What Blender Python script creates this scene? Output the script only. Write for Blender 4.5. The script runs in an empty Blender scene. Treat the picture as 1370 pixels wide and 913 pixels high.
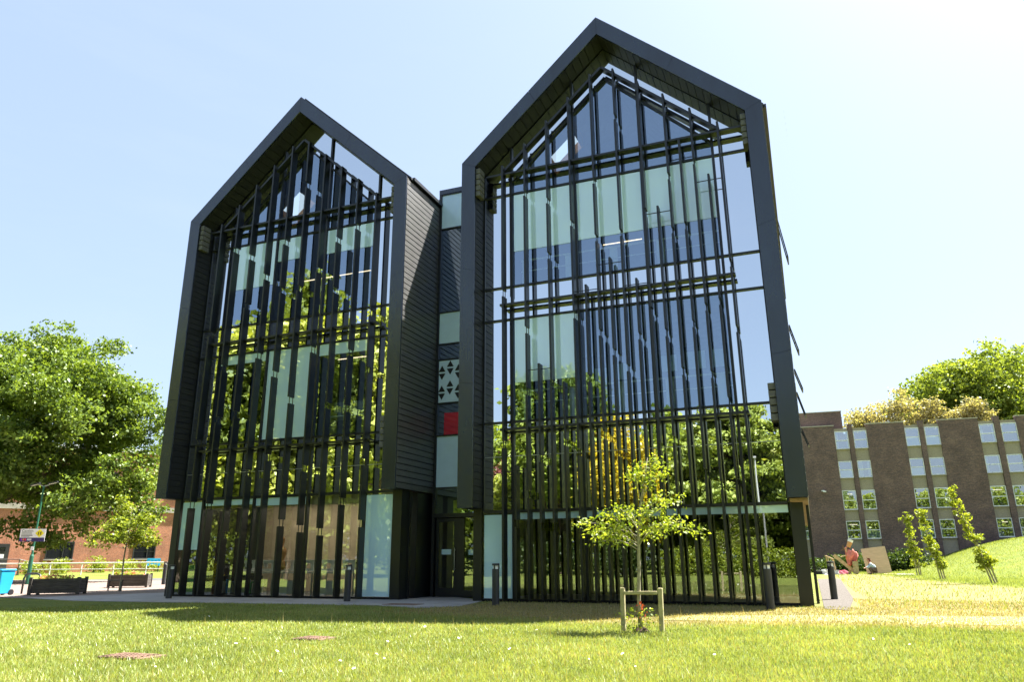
import bpy, math, random
import numpy as np
from mathutils import Vector, Matrix
random.seed(7)
rng = np.random.default_rng(11)
K = 19.5 / 27.0            # building survey units -> metres
SC = bpy.context.scene
COL = SC.collection
R = math.radians

# ------------------------------------------------------------------ materials
def newmat(name):
    m = bpy.data.materials.new(name); m.use_nodes = True
    nt = m.node_tree; nt.nodes.clear()
    out = nt.nodes.new('ShaderNodeOutputMaterial')
    return m, nt, out
def nd(nt, typ, **kw):
    n = nt.nodes.new(typ)
    for k, v in kw.items():
        if k.startswith('i_'):
            n.inputs[k[2:].replace('_', ' ')].default_value = v
        else:
            setattr(n, k, v)
    return n
def c4(c): return (c[0], c[1], c[2], 1.0)
def noise(nt, scale, detail=3, rough=.55, vec=None, coord='Object', stretch=None):
    tc = nt.nodes.new('ShaderNodeTexCoord')
    src = tc.outputs[coord]
    if stretch:
        mp = nt.nodes.new('ShaderNodeMapping'); mp.inputs['Scale'].default_value = stretch
        nt.links.new(src, mp.inputs['Vector']); src = mp.outputs['Vector']
    n = nd(nt, 'ShaderNodeTexNoise', i_Scale=scale, i_Detail=detail, i_Roughness=rough)
    nt.links.new(src, n.inputs['Vector'])
    return n
def ramp(nt, src, stops):
    r = nt.nodes.new('ShaderNodeValToRGB')
    el = r.color_ramp.elements
    while len(el) < len(stops): el.new(.5)
    for e, (p, c) in zip(el, stops):
        e.position = p; e.color = c4(c)
    nt.links.new(src, r.inputs['Fac'])
    return r
def plain(name, col, rough=.5, spec=.5, metal=0.0, var=.25, scale=3.0, bump=0.0, bscale=40.0, stretch=None):
    m, nt, out = newmat(name)
    b = nd(nt, 'ShaderNodeBsdfPrincipled', i_Roughness=rough, i_Metallic=metal)
    b.inputs['Specular IOR Level'].default_value = spec
    n = noise(nt, scale, 5, .6, stretch=stretch)
    lo = [max(0, v * (1 - var)) for v in col]; hi = [min(1, v * (1 + var)) for v in col]
    r = ramp(nt, n.outputs['Fac'], [(.3, lo), (.7, hi)])
    nt.links.new(r.outputs['Color'], b.inputs['Base Color'])
    if bump:
        n2 = noise(nt, bscale, 3, .6)
        bp = nd(nt, 'ShaderNodeBump', i_Strength=bump, i_Distance=.02)
        nt.links.new(n2.outputs['Fac'], bp.inputs['Height'])
        nt.links.new(bp.outputs['Normal'], b.inputs['Normal'])
    nt.links.new(b.outputs['BSDF'], out.inputs['Surface'])
    return m
def emis(name, col, s):
    m, nt, out = newmat(name)
    e = nd(nt, 'ShaderNodeEmission', i_Strength=s); e.inputs['Color'].default_value = c4(col)
    nt.links.new(e.outputs['Emission'], out.inputs['Surface'])
    return m
def glass_mat(name, refl, tint, opaque=None, wav=.0021, gcol=(.93, .97, 1.0)):
    """reflective glazing: mirror part over a tinted clear (or opaque backed) sheet, faintly wavy"""
    m, nt, out = newmat(name)
    g = nd(nt, 'ShaderNodeBsdfGlossy', i_Roughness=.0); g.inputs['Color'].default_value = c4(gcol)
    n = noise(nt, .55, 2, .5, stretch=(1, 1, .35))
    bp = nd(nt, 'ShaderNodeBump', i_Strength=1.0, i_Distance=wav)
    nt.links.new(n.outputs['Fac'], bp.inputs['Height'])
    nt.links.new(bp.outputs['Normal'], g.inputs['Normal'])
    if opaque:
        t = nd(nt, 'ShaderNodeBsdfDiffuse'); t.inputs['Color'].default_value = c4(opaque)
    else:
        t = nd(nt, 'ShaderNodeBsdfTransparent'); t.inputs['Color'].default_value = c4(tint)
    lw = nd(nt, 'ShaderNodeFresnel', i_IOR=1.5)
    mr = nd(nt, 'ShaderNodeMapRange'); mr.inputs['From Min'].default_value = .04; mr.inputs['From Max'].default_value = 1.0
    mr.inputs['To Min'].default_value = refl; mr.inputs['To Max'].default_value = 1.0
    nt.links.new(lw.outputs['Fac'], mr.inputs['Value'])
    mx = nd(nt, 'ShaderNodeMixShader')
    nt.links.new(mr.outputs['Result'], mx.inputs['Fac'])
    nt.links.new(t.outputs['BSDF'], mx.inputs[1]); nt.links.new(g.outputs['BSDF'], mx.inputs[2])
    nt.links.new(mx.outputs['Shader'], out.inputs['Surface'])
    return m
def leaf_mat(name, dark, light, trans=.42, tcol=None, gloss=.025):
    m, nt, out = newmat(name)
    at = nd(nt, 'ShaderNodeAttribute', attribute_name='tint')
    r = ramp(nt, at.outputs['Fac'], [(0, dark), (1, light)])
    d = nd(nt, 'ShaderNodeBsdfDiffuse'); nt.links.new(r.outputs['Color'], d.inputs['Color'])
    tl = nd(nt, 'ShaderNodeBsdfTranslucent')
    r2 = ramp(nt, at.outputs['Fac'], [(0, [dark[0] * 1.3, dark[1] * 1.3, dark[2] * .5]), (1, [min(1, light[0] * 1.35), min(1, light[1] * 1.25), light[2] * .5])])
    nt.links.new(r2.outputs['Color'], tl.inputs['Color'])
    mx = nd(nt, 'ShaderNodeMixShader', i_Fac=trans)
    nt.links.new(d.outputs['BSDF'], mx.inputs[1]); nt.links.new(tl.outputs['BSDF'], mx.inputs[2])
    g = nd(nt, 'ShaderNodeBsdfGlossy', i_Roughness=.45); g.inputs['Color'].default_value = (.8, .85, .8, 1)
    mx2 = nd(nt, 'ShaderNodeMixShader', i_Fac=gloss)
    nt.links.new(mx.outputs['Shader'], mx2.inputs[1]); nt.links.new(g.outputs['BSDF'], mx2.inputs[2])
    nt.links.new(mx2.outputs['Shader'], out.inputs['Surface'])
    return m
def brick_mat(name, c1, c2, mortar, bw=.225, bh=.075, ms=.012, rough=.85, planks=False):
    m, nt, out = newmat(name)
    tc = nt.nodes.new('ShaderNodeTexCoord')
    sp = nt.nodes.new('ShaderNodeSeparateXYZ'); nt.links.new(tc.outputs['Object'], sp.inputs['Vector'])
    ad = nd(nt, 'ShaderNodeMath', operation='ADD'); nt.links.new(sp.outputs['X'], ad.inputs[0]); nt.links.new(sp.outputs['Y'], ad.inputs[1])
    cb = nt.nodes.new('ShaderNodeCombineXYZ'); nt.links.new(ad.outputs[0], cb.inputs['X']); nt.links.new(sp.outputs['Z'], cb.inputs['Y'])
    bt = nd(nt, 'ShaderNodeTexBrick', i_Scale=1.0)
    bt.inputs['Color1'].default_value = c4(c1); bt.inputs['Color2'].default_value = c4(c2); bt.inputs['Mortar'].default_value = c4(mortar)
    bt.inputs['Mortar Size'].default_value = ms; bt.inputs['Brick Width'].default_value = bw; bt.inputs['Row Height'].default_value = bh
    nt.links.new(cb.outputs['Vector'], bt.inputs['Vector'])
    n = noise(nt, .7, 6, .65)
    r = ramp(nt, n.outputs['Fac'], [(.25, (.62, .62, .64)), (.75, (1.25, 1.2, 1.15))])
    mu = nd(nt, 'ShaderNodeMix', data_type='RGBA', blend_type='MULTIPLY'); mu.inputs['Factor'].default_value = 1
    nt.links.new(bt.outputs['Color'], mu.inputs['A']); nt.links.new(r.outputs['Color'], mu.inputs['B'])
    n3 = noise(nt, 9, 3, .7)
    r3 = ramp(nt, n3.outputs['Fac'], [(.3, (.6, .6, .6)), (.7, (1.35, 1.35, 1.35))])
    mu2 = nd(nt, 'ShaderNodeMix', data_type='RGBA', blend_type='MULTIPLY'); mu2.inputs['Factor'].default_value = .8
    nt.links.new(mu.outputs['Result'], mu2.inputs['A']); nt.links.new(r3.outputs['Color'], mu2.inputs['B'])
    b = nd(nt, 'ShaderNodeBsdfPrincipled', i_Roughness=rough)
    b.inputs['Specular IOR Level'].default_value = .2
    nt.links.new(mu2.outputs['Result'], b.inputs['Base Color'])
    nt.links.new(b.outputs['BSDF'], out.inputs['Surface'])
    return m
def board_mat(name, lo, hi, rough=.55):
    m, nt, out = newmat(name)
    n = noise(nt, 2.5, 6, .7, stretch=(1, 1, 9))
    r = ramp(nt, n.outputs['Fac'], [(.3, lo), (.7, hi)])
    b = nd(nt, 'ShaderNodeBsdfPrincipled', i_Roughness=rough)
    b.inputs['Specular IOR Level'].default_value = .9 if hi[0] > .05 else .35
    nt.links.new(r.outputs['Color'], b.inputs['Base Color'])
    n2 = noise(nt, 18, 4, .7, stretch=(1, .15, 3))
    bp = nd(nt, 'ShaderNodeBump', i_Strength=.5, i_Distance=.01)
    nt.links.new(n2.outputs['Fac'], bp.inputs['Height']); nt.links.new(bp.outputs['Normal'], b.inputs['Normal'])
    nt.links.new(b.outputs['BSDF'], out.inputs['Surface'])
    return m
def ground_mat():
    """lawn soil and thatch: green / dry mix from the 'dry' mask carried by the terrain"""
    m, nt, out = newmat('lawn_soil')
    at = nd(nt, 'ShaderNodeAttribute', attribute_name='dry')
    n1 = noise(nt, .9, 7, .65); n2 = noise(nt, 14, 5, .7); n3 = noise(nt, .13, 4, .6)
    g = ramp(nt, n2.outputs['Fac'], [(.28, (.075, .10, .020)), (.52, (.14, .175, .040)), (.75, (.21, .245, .075))])
    g2 = ramp(nt, n1.outputs['Fac'], [(.3, (.72, .82, .75)), (.7, (1.22, 1.1, 1.0))])
    mu = nd(nt, 'ShaderNodeMix', data_type='RGBA', blend_type='MULTIPLY'); mu.inputs['Factor'].default_value = 1
    nt.links.new(g.outputs['Color'], mu.inputs['A']); nt.links.new(g2.outputs['Color'], mu.inputs['B'])
    d = ramp(nt, n2.outputs['Fac'], [(.28, (.13, .11, .042)), (.55, (.22, .19, .085)), (.8, (.30, .265, .145))])
    add = nd(nt, 'ShaderNodeMath', operation='MULTIPLY_ADD'); add.inputs[1].default_value = 1.1; add.inputs[2].default_value = -.55
    nt.links.new(n1.outputs['Fac'], add.inputs[0])
    s = nd(nt, 'ShaderNodeMath', operation='ADD', use_clamp=True)
    nt.links.new(at.outputs['Fac'], s.inputs[0])
    mm = nd(nt, 'ShaderNodeMath', operation='MULTIPLY'); nt.links.new(add.outputs[0], mm.inputs[0]); nt.links.new(at.outputs['Fac'], mm.inputs[1])
    nt.links.new(mm.outputs[0], s.inputs[1])
    mx = nd(nt, 'ShaderNodeMix', data_type='RGBA')
    nt.links.new(s.outputs[0], mx.inputs['Factor']); nt.links.new(mu.outputs['Result'], mx.inputs['A']); nt.links.new(d.outputs['Color'], mx.inputs['B'])
    b = nd(nt, 'ShaderNodeBsdfPrincipled', i_Roughness=.95); b.inputs['Specular IOR Level'].default_value = .1
    nt.links.new(mx.outputs['Result'], b.inputs['Base Color'])
    n4 = noise(nt, 30, 4, .7)
    bp = nd(nt, 'ShaderNodeBump', i_Strength=.9, i_Distance=.05)
    nt.links.new(n4.outputs['Fac'], bp.inputs['Height']); nt.links.new(bp.outputs['Normal'], b.inputs['Normal'])
    nt.links.new(b.outputs['BSDF'], out.inputs['Surface'])
    return m
def paving_mat(name, c1, c2, joint, w, h, ms=.01):
    m, nt, out = newmat(name)
    tc = nt.nodes.new('ShaderNodeTexCoord')
    bt = nd(nt, 'ShaderNodeTexBrick', i_Scale=1.0)
    bt.inputs['Color1'].default_value = c4(c1); bt.inputs['Color2'].default_value = c4(c2); bt.inputs['Mortar'].default_value = c4(joint)
    bt.inputs['Mortar Size'].default_value = ms; bt.inputs['Brick Width'].default_value = w; bt.inputs['Row Height'].default_value = h
    nt.links.new(tc.outputs['Object'], bt.inputs['Vector'])
    n = noise(nt, 1.3, 7, .7)
    r = ramp(nt, n.outputs['Fac'], [(.25, (.72, .72, .72)), (.75, (1.15, 1.15, 1.15))])
    mu = nd(nt, 'ShaderNodeMix', data_type='RGBA', blend_type='MULTIPLY'); mu.inputs['Factor'].default_value = 1
    nt.links.new(bt.outputs['Color'], mu.inputs['A']); nt.links.new(r.outputs['Color'], mu.inputs['B'])
    b = nd(nt, 'ShaderNodeBsdfPrincipled', i_Roughness=.85); b.inputs['Specular IOR Level'].default_value = .25
    nt.links.new(mu.outputs['Result'], b.inputs['Base Color']); nt.links.new(b.outputs['BSDF'], out.inputs['Surface'])
    return m

M = {}
M['metal'] = plain('dark_blue_black_metal', (.008, .015, .036), .27, .8, var=.45, scale=1.6, bump=.05, bscale=5, stretch=(1, 1, .25))
M['fin'] = plain('black_fin_metal', (.006, .0075, .010), .36, .5, var=.2, scale=2)
M['black'] = plain('black_lining', (.006, .006, .007), .7, .3)
M['mullion'] = plain('black_glazing_bar', (.010, .012, .016), .4, .5)
M['board'] = board_mat('charred_boards', (.006, .007, .009), (.017, .018, .021))
M['wallboard'] = board_mat('weathered_black_boards', (.045, .045, .046), (.115, .113, .111), .42)
M['rawwood'] = plain('raw_timber', (.24, .17, .10), .8, .2, var=.3, scale=5)
M['nest'] = plain('grey_woodcrete', (.10, .10, .105), .85, .2, var=.25, scale=8)
M['vision'] = glass_mat('clear_coated_glass', .36, (.74, .88, .98), gcol=(.66, .82, 1.0))
M['ground_glass'] = glass_mat('ground_floor_glass', .28, (.86, .95, .93), wav=.0012)
M['spandrel'] = glass_mat('mirror_spandrel_glass', .74, None, opaque=(.018, .022, .03))
M['blind'] = glass_mat('pale_blind_panel', .22, None, opaque=(.60, .83, 1.0))  # blind as an opaque glossy panel, brighter than one behind the glass
M['film'] = glass_mat('pale_green_film', .14, None, opaque=(.54, .78, .88))
M['white'] = plain('white_paint', (.78, .79, .79), .6, .3, var=.05)
M['slab'] = plain('plaster_ceiling', (.5, .5, .5), .8, .2, var=.1)
M['inwall'] = plain('interior_wall', (.26, .26, .30), .8, .2, var=.12)
M['brownwall'] = plain('brown_interior_wall', (.56, .45, .33), .8, .2, var=.1)
M['floorin'] = plain('grey_floor', (.18, .18, .19), .5, .4, var=.15)
M['wood'] = plain('orange_timber_reveal', (.50, .26, .11), .6, .3, var=.15)
M['lamp'] = emis('warm_strip_light', (1, .72, .42), .5)
M['fill_lamp'] = emis('added_ground_floor_light', (1, .86, .66), 2.2)  # added light for the left ground floor room
M['lampw'] = emis('office_strip_light', (1, .85, .6), .35)
M['red'] = plain('red_panel', (.85, .03, .05), .6, .3, var=.1)
M['roof'] = plain('roof_sheet', (.03, .032, .036), .5, .4)
M['brick'] = brick_mat('purple_brown_brick', (.205, .128, .110), (.112, .078, .076), (.16, .132, .122))
M['obrick'] = brick_mat('orange_red_brick', (.56, .19, .105), (.42, .135, .08), (.44, .32, .25))
M['concrete'] = plain('exposed_aggregate', (.31, .27, .21), .9, .2, var=.25, scale=25)
M['coping'] = plain('stone_coping', (.40, .37, .32), .8, .2, var=.2)
M['upvc'] = plain('pale_grey_window_frame', (.72, .74, .75), .5, .4, var=.05)
M['sidepane'] = glass_mat('office_glass', .42, (.75, .85, .85), wav=.003)
M['pblind'] = plain('pale_blue_blind', (.62, .72, .85), .8, .2, var=.06)
M['curtain'] = plain('cream_curtain', (.6, .58, .5), .9, .1, var=.15)
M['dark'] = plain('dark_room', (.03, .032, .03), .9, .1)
M['ground'] = ground_mat()
M['concpath'] = paving_mat('pale_concrete_path', (.33, .32, .30), (.29, .28, .265), (.16, .155, .145), 1.6, 1.1, .015)
M['pinkpave'] = paving_mat('pinkish_block_paving', (.21, .165, .14), (.175, .135, .112), (.12, .095, .08), .24, .12, .008)
M['asphalt'] = plain('worn_asphalt', (.085, .085, .088), .9, .2, var=.3, scale=2)
M['gravel'] = plain('pale_shingle', (.105, .095, .085), .95, .1, var=.45, scale=30, bump=1, bscale=45)
M['grid'] = paving_mat('grass_filled_pavers', (.30, .27, .19), (.25, .24, .15), (.17, .18, .06), .19, .19, .045)
M['bark'] = plain('grey_brown_bark', (.10, .075, .055), .95, .1, var=.45, scale=9, bump=.8, bscale=25)
M['palebark'] = plain('pale_sapling_bark', (.30, .27, .20), .9, .2, var=.3, scale=14)
M['oakleaf'] = leaf_mat('oak_leaves', (.035, .072, .011), (.215, .30, .05))
M['limeleaf'] = leaf_mat('bright_lime_leaves', (.12, .17, .016), (.36, .41, .05), .45)
M['greenleaf'] = leaf_mat('mid_green_leaves', (.08, .125, .018), (.30, .37, .065))
M['yellowleaf'] = leaf_mat('golden_leaves', (.20, .17, .012), (.52, .42, .03), .45)
M['gardenleaf'] = leaf_mat('sunny_garden_leaves', (.17, .21, .035), (.46, .50, .11), .42)
M['cedarleaf'] = leaf_mat('cedar_needles', (.07, .11, .025), (.30, .36, .07), .3)
M['oliveleaf'] = leaf_mat('olive_brown_leaves', (.22, .20, .09), (.47, .43, .23), .35)
M['copperleaf'] = leaf_mat('copper_leaves', (.06, .02, .018), (.16, .05, .04), .3)
M['hedgeleaf'] = leaf_mat('hedge_leaves', (.09, .14, .015), (.36, .43, .05))
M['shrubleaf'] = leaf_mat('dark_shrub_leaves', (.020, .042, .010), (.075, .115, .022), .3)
M['sapleaf'] = leaf_mat('fresh_yellow_green_leaves', (.09, .14, .016), (.33, .39, .055), .5)
M['redleaf'] = leaf_mat('red_young_leaves', (.35, .05, .03), (.6, .13, .07), .4)
M['flower'] = leaf_mat('bedding_flowers', (.45, .08, .09), (.75, .35, .30), .4)
M['grassblade'] = leaf_mat('grass_blades', (.125, .165, .036), (.335, .385, .115), .4, gloss=.04)
M['dryblade'] = leaf_mat('dry_grass_blades', (.20, .165, .06), (.40, .345, .16), .4, gloss=.03)
M['petal'] = plain('white_petals', (.85, .85, .82), .7, .2, var=.03)
M['yolk'] = plain('yellow_disc', (.8, .55, .03), .7, .2)
M['stem'] = plain('green_stem', (.12, .18, .03), .8, .2)
M['stake'] = plain('pale_green_treated_timber', (.36, .32, .18), .85, .2, var=.3, scale=7)
M['planter'] = plain('weathered_grey_timber', (.085, .075, .066), .85, .2, var=.35, scale=4, stretch=(1, 1, 6))
M['soil'] = plain('dark_soil', (.05, .035, .025), .95, .1, var=.4, scale=12)
M['bin'] = plain('blue_plastic', (.02, .33, .66), .45, .5, var=.06)
M['green'] = plain('dark_green_paint', (.015, .10, .06), .45, .5, var=.1)
M['steel'] = plain('galvanised_steel', (.42, .43, .44), .4, .5, metal=.6, var=.12)
M['rail'] = plain('pale_painted_rail', (.62, .62, .60), .5, .4, var=.08)
M['navy'] = plain('navy_band', (.035, .025, .13), .5, .4)
M['yellow'] = plain('warning_yellow', (.85, .72, .02), .5, .4)
M['ink'] = plain('black_ink', (.015, .015, .018), .6, .3)
M['purple'] = plain('purple_mark', (.30, .05, .40), .5, .3)
M['orange'] = plain('orange_mark', (.85, .28, .05), .5, .3)
M['rust'] = plain('rusty_iron', (.16, .10, .072), .85, .3, var=.4, scale=10)
M['ply'] = plain('plywood', (.56, .42, .27), .8, .2, var=.12, scale=3, stretch=(1, 1, 6))
M['scrap'] = plain('scrap_timber', (.52, .38, .22), .8, .2, var=.25, scale=6)
M['redcloth'] = plain('faded_red_cloth', (.62, .20, .16), .85, .2, var=.4, scale=3)
M['maroon'] = plain('maroon_bag', (.20, .02, .04), .7, .3)
M['skin'] = plain('skin', (.42, .24, .17), .6, .4, var=.08)
M['hair'] = plain('auburn_hair', (.12, .035, .03), .7, .3)
M['shirt'] = plain('pale_blue_denim', (.33, .44, .56), .85, .2, var=.2, scale=9)
M['trouser'] = plain('patterned_dark_trousers', (.13, .10, .085), .85, .2, var=.7, scale=22)
M['lens'] = plain('lamp_lens', (.75, .78, .74), .3, .5, var=.05)
M['boll'] = plain('charcoal_bollard', (.028, .029, .032), .45, .5, var=.15)
M['green2'] = plain('green_poster', (.08, .45, .25), .6, .3, var=.3, scale=5)
M['yplant'] = leaf_mat('yellow_pot_plant', (.25, .28, .02), (.62, .55, .03), .4)
M['pblue'] = plain('blue_folder', (.03, .30, .60), .5, .3)

# ------------------------------------------------------------------ mesh tools
class MB:
    def __init__(s, k=1.0): s.v = []; s.f = []; s.k = k; s.mi = []; s.cm = 0
    def _add(s, vs, fs):
        b = len(s.v); s.v += [tuple(p) for p in vs]
        for f in fs: s.f.append([b + i for i in f]); s.mi.append(s.cm)
        return s
    def box(s, x0, x1, y0, y1, z0, z1):
        return s._add([(x0, y0, z0), (x1, y0, z0), (x1, y1, z0), (x0, y1, z0), (x0, y0, z1), (x1, y0, z1), (x1, y1, z1), (x0, y1, z1)],
                      [(3, 2, 1, 0), (4, 5, 6, 7), (0, 1, 5, 4), (1, 2, 6, 5), (2, 3, 7, 6), (3, 0, 4, 7)])
    def prism(s, poly, y0, y1):
        n = len(poly)
        vs = [(x, y0, z) for x, z in poly] + [(x, y1, z) for x, z in poly]
        fs = [tuple(range(n)), tuple(range(2 * n - 1, n - 1, -1))]
        for i in range(n):
            j = (i + 1) % n; fs.append((i, i + n, j + n, j))
        return s._add(vs, fs)
    def pane(s, poly, y):
        a, b = random.gauss(0, .0011), random.gauss(0, .0009)
        xc = sum(p[0] for p in poly) / len(poly); zc = sum(p[1] for p in poly) / len(poly)
        return s._add([(x, y + a * (x - xc) + b * (z - zc), z) for x, z in poly], [tuple(range(len(poly)))])
    def sheet(s, poly, y):
        return s._add([(x, y, z) for x, z in poly], [tuple(range(len(poly)))])
    def slab(s, poly, z0, z1):
        n = len(poly)
        vs = [(x, y, z0) for x, y in poly] + [(x, y, z1) for x, y in poly]
        fs = [tuple(range(n - 1, -1, -1)), tuple(range(n, 2 * n))]
        for i in range(n):
            j = (i + 1) % n; fs.append((i, j, j + n, i + n))
        return s._add(vs, fs)
    def beam(s, p0, p1, w, h, up=(0, 0, 1)):
        p0 = Vector(p0); p1 = Vector(p1); d = (p1 - p0).normalized(); u = Vector(up)
        if abs(d.dot(u)) > .98: u = Vector((0, 1, 0))
        a = d.cross(u).normalized(); b = a.cross(d).normalized()
        vs = []
        for p in (p0, p1):
            for sx, sy in ((-1, -1), (1, -1), (1, 1), (-1, 1)): vs.append(p + a * sx * w / 2 + b * sy * h / 2)
        return s._add(vs, [(3, 2, 1, 0), (4, 5, 6, 7), (0, 1, 5, 4), (1, 2, 6, 5), (2, 3, 7, 6), (3, 0, 4, 7)])
    def tube(s, pts, rad, n=8, cap=True):
        pts = [Vector(p) for p in pts]
        if not hasattr(rad, '__len__'): rad = [rad] * len(pts)
        vs = []; a = None
        for i, p in enumerate(pts):
            d = (pts[min(i + 1, len(pts) - 1)] - pts[max(i - 1, 0)]).normalized()
            if a is None:
                a = d.orthogonal().normalized()
            else:
                a = (a - d * a.dot(d)).normalized()
            b = d.cross(a)
            for k in range(n):
                t = 2 * math.pi * k / n
                vs.append(p + (a * math.cos(t) + b * math.sin(t)) * rad[i])
        fs = []
        for i in range(len(pts) - 1):
            for k in range(n):
                k2 = (k + 1) % n
                fs.append((i * n + k, i * n + k2, (i + 1) * n + k2, (i + 1) * n + k))
        if cap:
            fs.append(tuple(range(n - 1, -1, -1))); e = (len(pts) - 1) * n
            fs.append(tuple(range(e, e + n)))
        return s._add(vs, fs)
    def lathe(s, c, prof, n=16):
        vs = []
        for r, z in prof:
            for k in range(n):
                t = 2 * math.pi * k / n
                vs.append((c[0] + r * math.cos(t), c[1] + r * math.sin(t), c[2] + z))
        fs = []
        for i in range(len(prof) - 1):
            for k in range(n):
                k2 = (k + 1) % n
                fs.append((i * n + k, i * n + k2, (i + 1) * n + k2, (i + 1) * n + k))
        fs.append(tuple(range(n - 1, -1, -1))); e = (len(prof) - 1) * n
        fs.append(tuple(range(e, e + n)))
        return s._add(vs, fs)
    def build(s, name, mat, parent=None, smooth=False, bevel=0):
        o0 = org(parent)
        me = bpy.data.meshes.new(name)
        me.from_pydata([(x * s.k - o0[0], y * s.k - o0[1], z * s.k - o0[2]) for x, y, z in s.v], [], s.f)
        mats = mat if isinstance(mat, (list, tuple)) else [mat]
        for m in mats: me.materials.append(m)
        if len(mats) > 1: me.polygons.foreach_set('material_index', s.mi)
        if smooth: me.polygons.foreach_set('use_smooth', [True] * len(me.polygons))
        me.update()
        return link(name, me, parent, bevel)
def org(o):
    v = Vector((0, 0, 0))
    while o is not None:
        v = v + o.location; o = o.parent
    return v
def link(name, me, parent=None, bevel=0):
    o = bpy.data.objects.new(name, me); COL.objects.link(o)
    if parent is not None: o.parent = parent
    if bevel:
        b = o.modifiers.new('bevel', 'BEVEL'); b.width = bevel; b.segments = 2; b.limit_method = 'ANGLE'
    return o
def tag(o, label=None, cat=None, group=None, kind=None):
    if label: o['label'] = label
    if cat: o['category'] = cat
    if group: o['group'] = group
    if kind: o['kind'] = kind
    return o
def thing(name, loc, label, cat, group=None, rz=0):
    o = bpy.data.objects.new(name, None); COL.objects.link(o)
    o.location = loc; o.rotation_euler = (0, 0, rz); o.empty_display_size = .2
    return tag(o, label, cat, group)
def copy_tree(o, parent=None):
    c = o.copy(); COL.objects.link(c)
    if parent is not None: c.parent = parent
    for ch in list(o.children): copy_tree(ch, c)
    return c
def npmesh(name, V, F, mat, tint=None, parent=None, smooth=False):
    """V (n,3), F (m,k) numpy; fast mesh"""
    o0 = np.array(org(parent))
    V = (V - o0).astype(np.float32)
    me = bpy.data.meshes.new(name); k = F.shape[1]
    me.vertices.add(len(V)); me.vertices.foreach_set('co', V.ravel())
    me.loops.add(F.size); me.loops.foreach_set('vertex_index', F.astype(np.int32).ravel())
    me.polygons.add(len(F)); me.polygons.foreach_set('loop_start', np.arange(0, F.size, k, dtype=np.int32))
    me.polygons.foreach_set('loop_total', np.full(len(F), k, dtype=np.int32))
    if tint is not None:
        a = me.attributes.new('tint', 'FLOAT', 'FACE'); a.data.foreach_set('value', tint.astype(np.float32))
    me.materials.append(mat); me.update(calc_edges=True)
    return link(name, me, parent)
def unit(v): return v / (np.linalg.norm(v, axis=1, keepdims=True) + 1e-9)
def leaves_at(P, N, size, jitter=.75, aspect=.62):
    """leaf quads at points P with mean normals N"""
    n = len(P)
    nr = unit(N * (1 - jitter) + rng.normal(size=(n, 3)) * jitter)
    a = unit(np.cross(nr, rng.normal(size=(n, 3)))); b = np.cross(nr, a)
    s = (size * rng.uniform(.6, 1.35, n))[:, None]
    V = np.empty((n, 4, 3))
    V[:, 0] = P - a * s * .5; V[:, 2] = P + a * s * .5
    V[:, 1] = P + b * s * aspect * .5 + nr * s * .12; V[:, 3] = P - b * s * aspect * .5 + nr * s * .12
    F = np.arange(n * 4).reshape(n, 4)
    return V.reshape(-1, 3), F
def crown_points(blobs, n, per=14, clump=.45, fill=.35):
    B = np.array(blobs, float)          # cx cy cz rx ry rz
    w = (B[:, 3] * B[:, 4] * B[:, 5]) ** (2 / 3); w /= w.sum()
    nc = max(1, n // per)
    idx = rng.choice(len(B), nc, p=w)
    d = unit(rng.normal(size=(nc, 3)))
    r = np.where(rng.random(nc) < fill, rng.uniform(.35, .9, nc), rng.uniform(.86, 1.06, nc))
    C = B[idx, :3] + d * B[idx, 3:] * r[:, None]
    ct = rng.random(nc)
    i2 = np.repeat(np.arange(nc), per)
    off = rng.normal(size=(len(i2), 3)) * clump * np.array([1, 1, .55])
    P = C[i2] + off
    N = unit(d[i2] + np.array([0, 0, .5]))
    tint = np.clip(.55 * ct[i2] + .45 * rng.random(len(i2)), 0, 1)
    return P, N, tint
def foliage(name, blobs, n, size, mat, parent=None, per=14, clump=.45, fill=.35, jitter=.7, zmin=None):
    P, N, t = crown_points(blobs, n, per, clump, fill)
    if zmin is not None:
        k = P[:, 2] > zmin; P, N, t = P[k], N[k], t[k]
    V, F = leaves_at(P, N, size, jitter)
    return npmesh(name, V, F, mat, t, parent)
def limbs(mb, base, h, r0, n, spread, zfrac=(.35, .8), seed=1, up=.5):
    rd = random.Random(seed)
    b = Vector(base)
    pts = [b + Vector((rd.uniform(-.02, .02) * h * i, rd.uniform(-.02, .02) * h * i, h * i / 5)) for i in range(6)]
    mb.tube(pts, [r0 * (1.25 if i == 0 else 1 - i * .16) for i in range(6)], 10)
    for k in range(n):
        t = rd.uniform(*zfrac); i = int(t * 5); p = pts[i].lerp(pts[min(i + 1, 5)], t * 5 - i)
        a = 2 * math.pi * (k + rd.random() * .6) / n
        L = spread * rd.uniform(.7, 1.05)
        q = [p]
        for s in range(1, 5):
            f = s / 4
            q.append(p + Vector((math.cos(a) * L * f, math.sin(a) * L * f, L * up * f * (1.1 - .4 * f))) + Vector((rd.uniform(-1, 1), rd.uniform(-1, 1), rd.uniform(-1, 1))) * L * .05)
        mb.tube(q, [r0 * .5 * (1 - .2 * s) for s in range(5)], 6)
        for s in (2, 3):
            a2 = a + rd.choice((-1, 1)) * rd.uniform(.5, 1.0); l2 = L * .45
            e = q[s] + Vector((math.cos(a2) * l2, math.sin(a2) * l2, l2 * .5))
            mb.tube([q[s], q[s].lerp(e, .5) + Vector((0, 0, .1 * l2)), e], [r0 * .22, r0 * .15, r0 * .06], 5)

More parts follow.
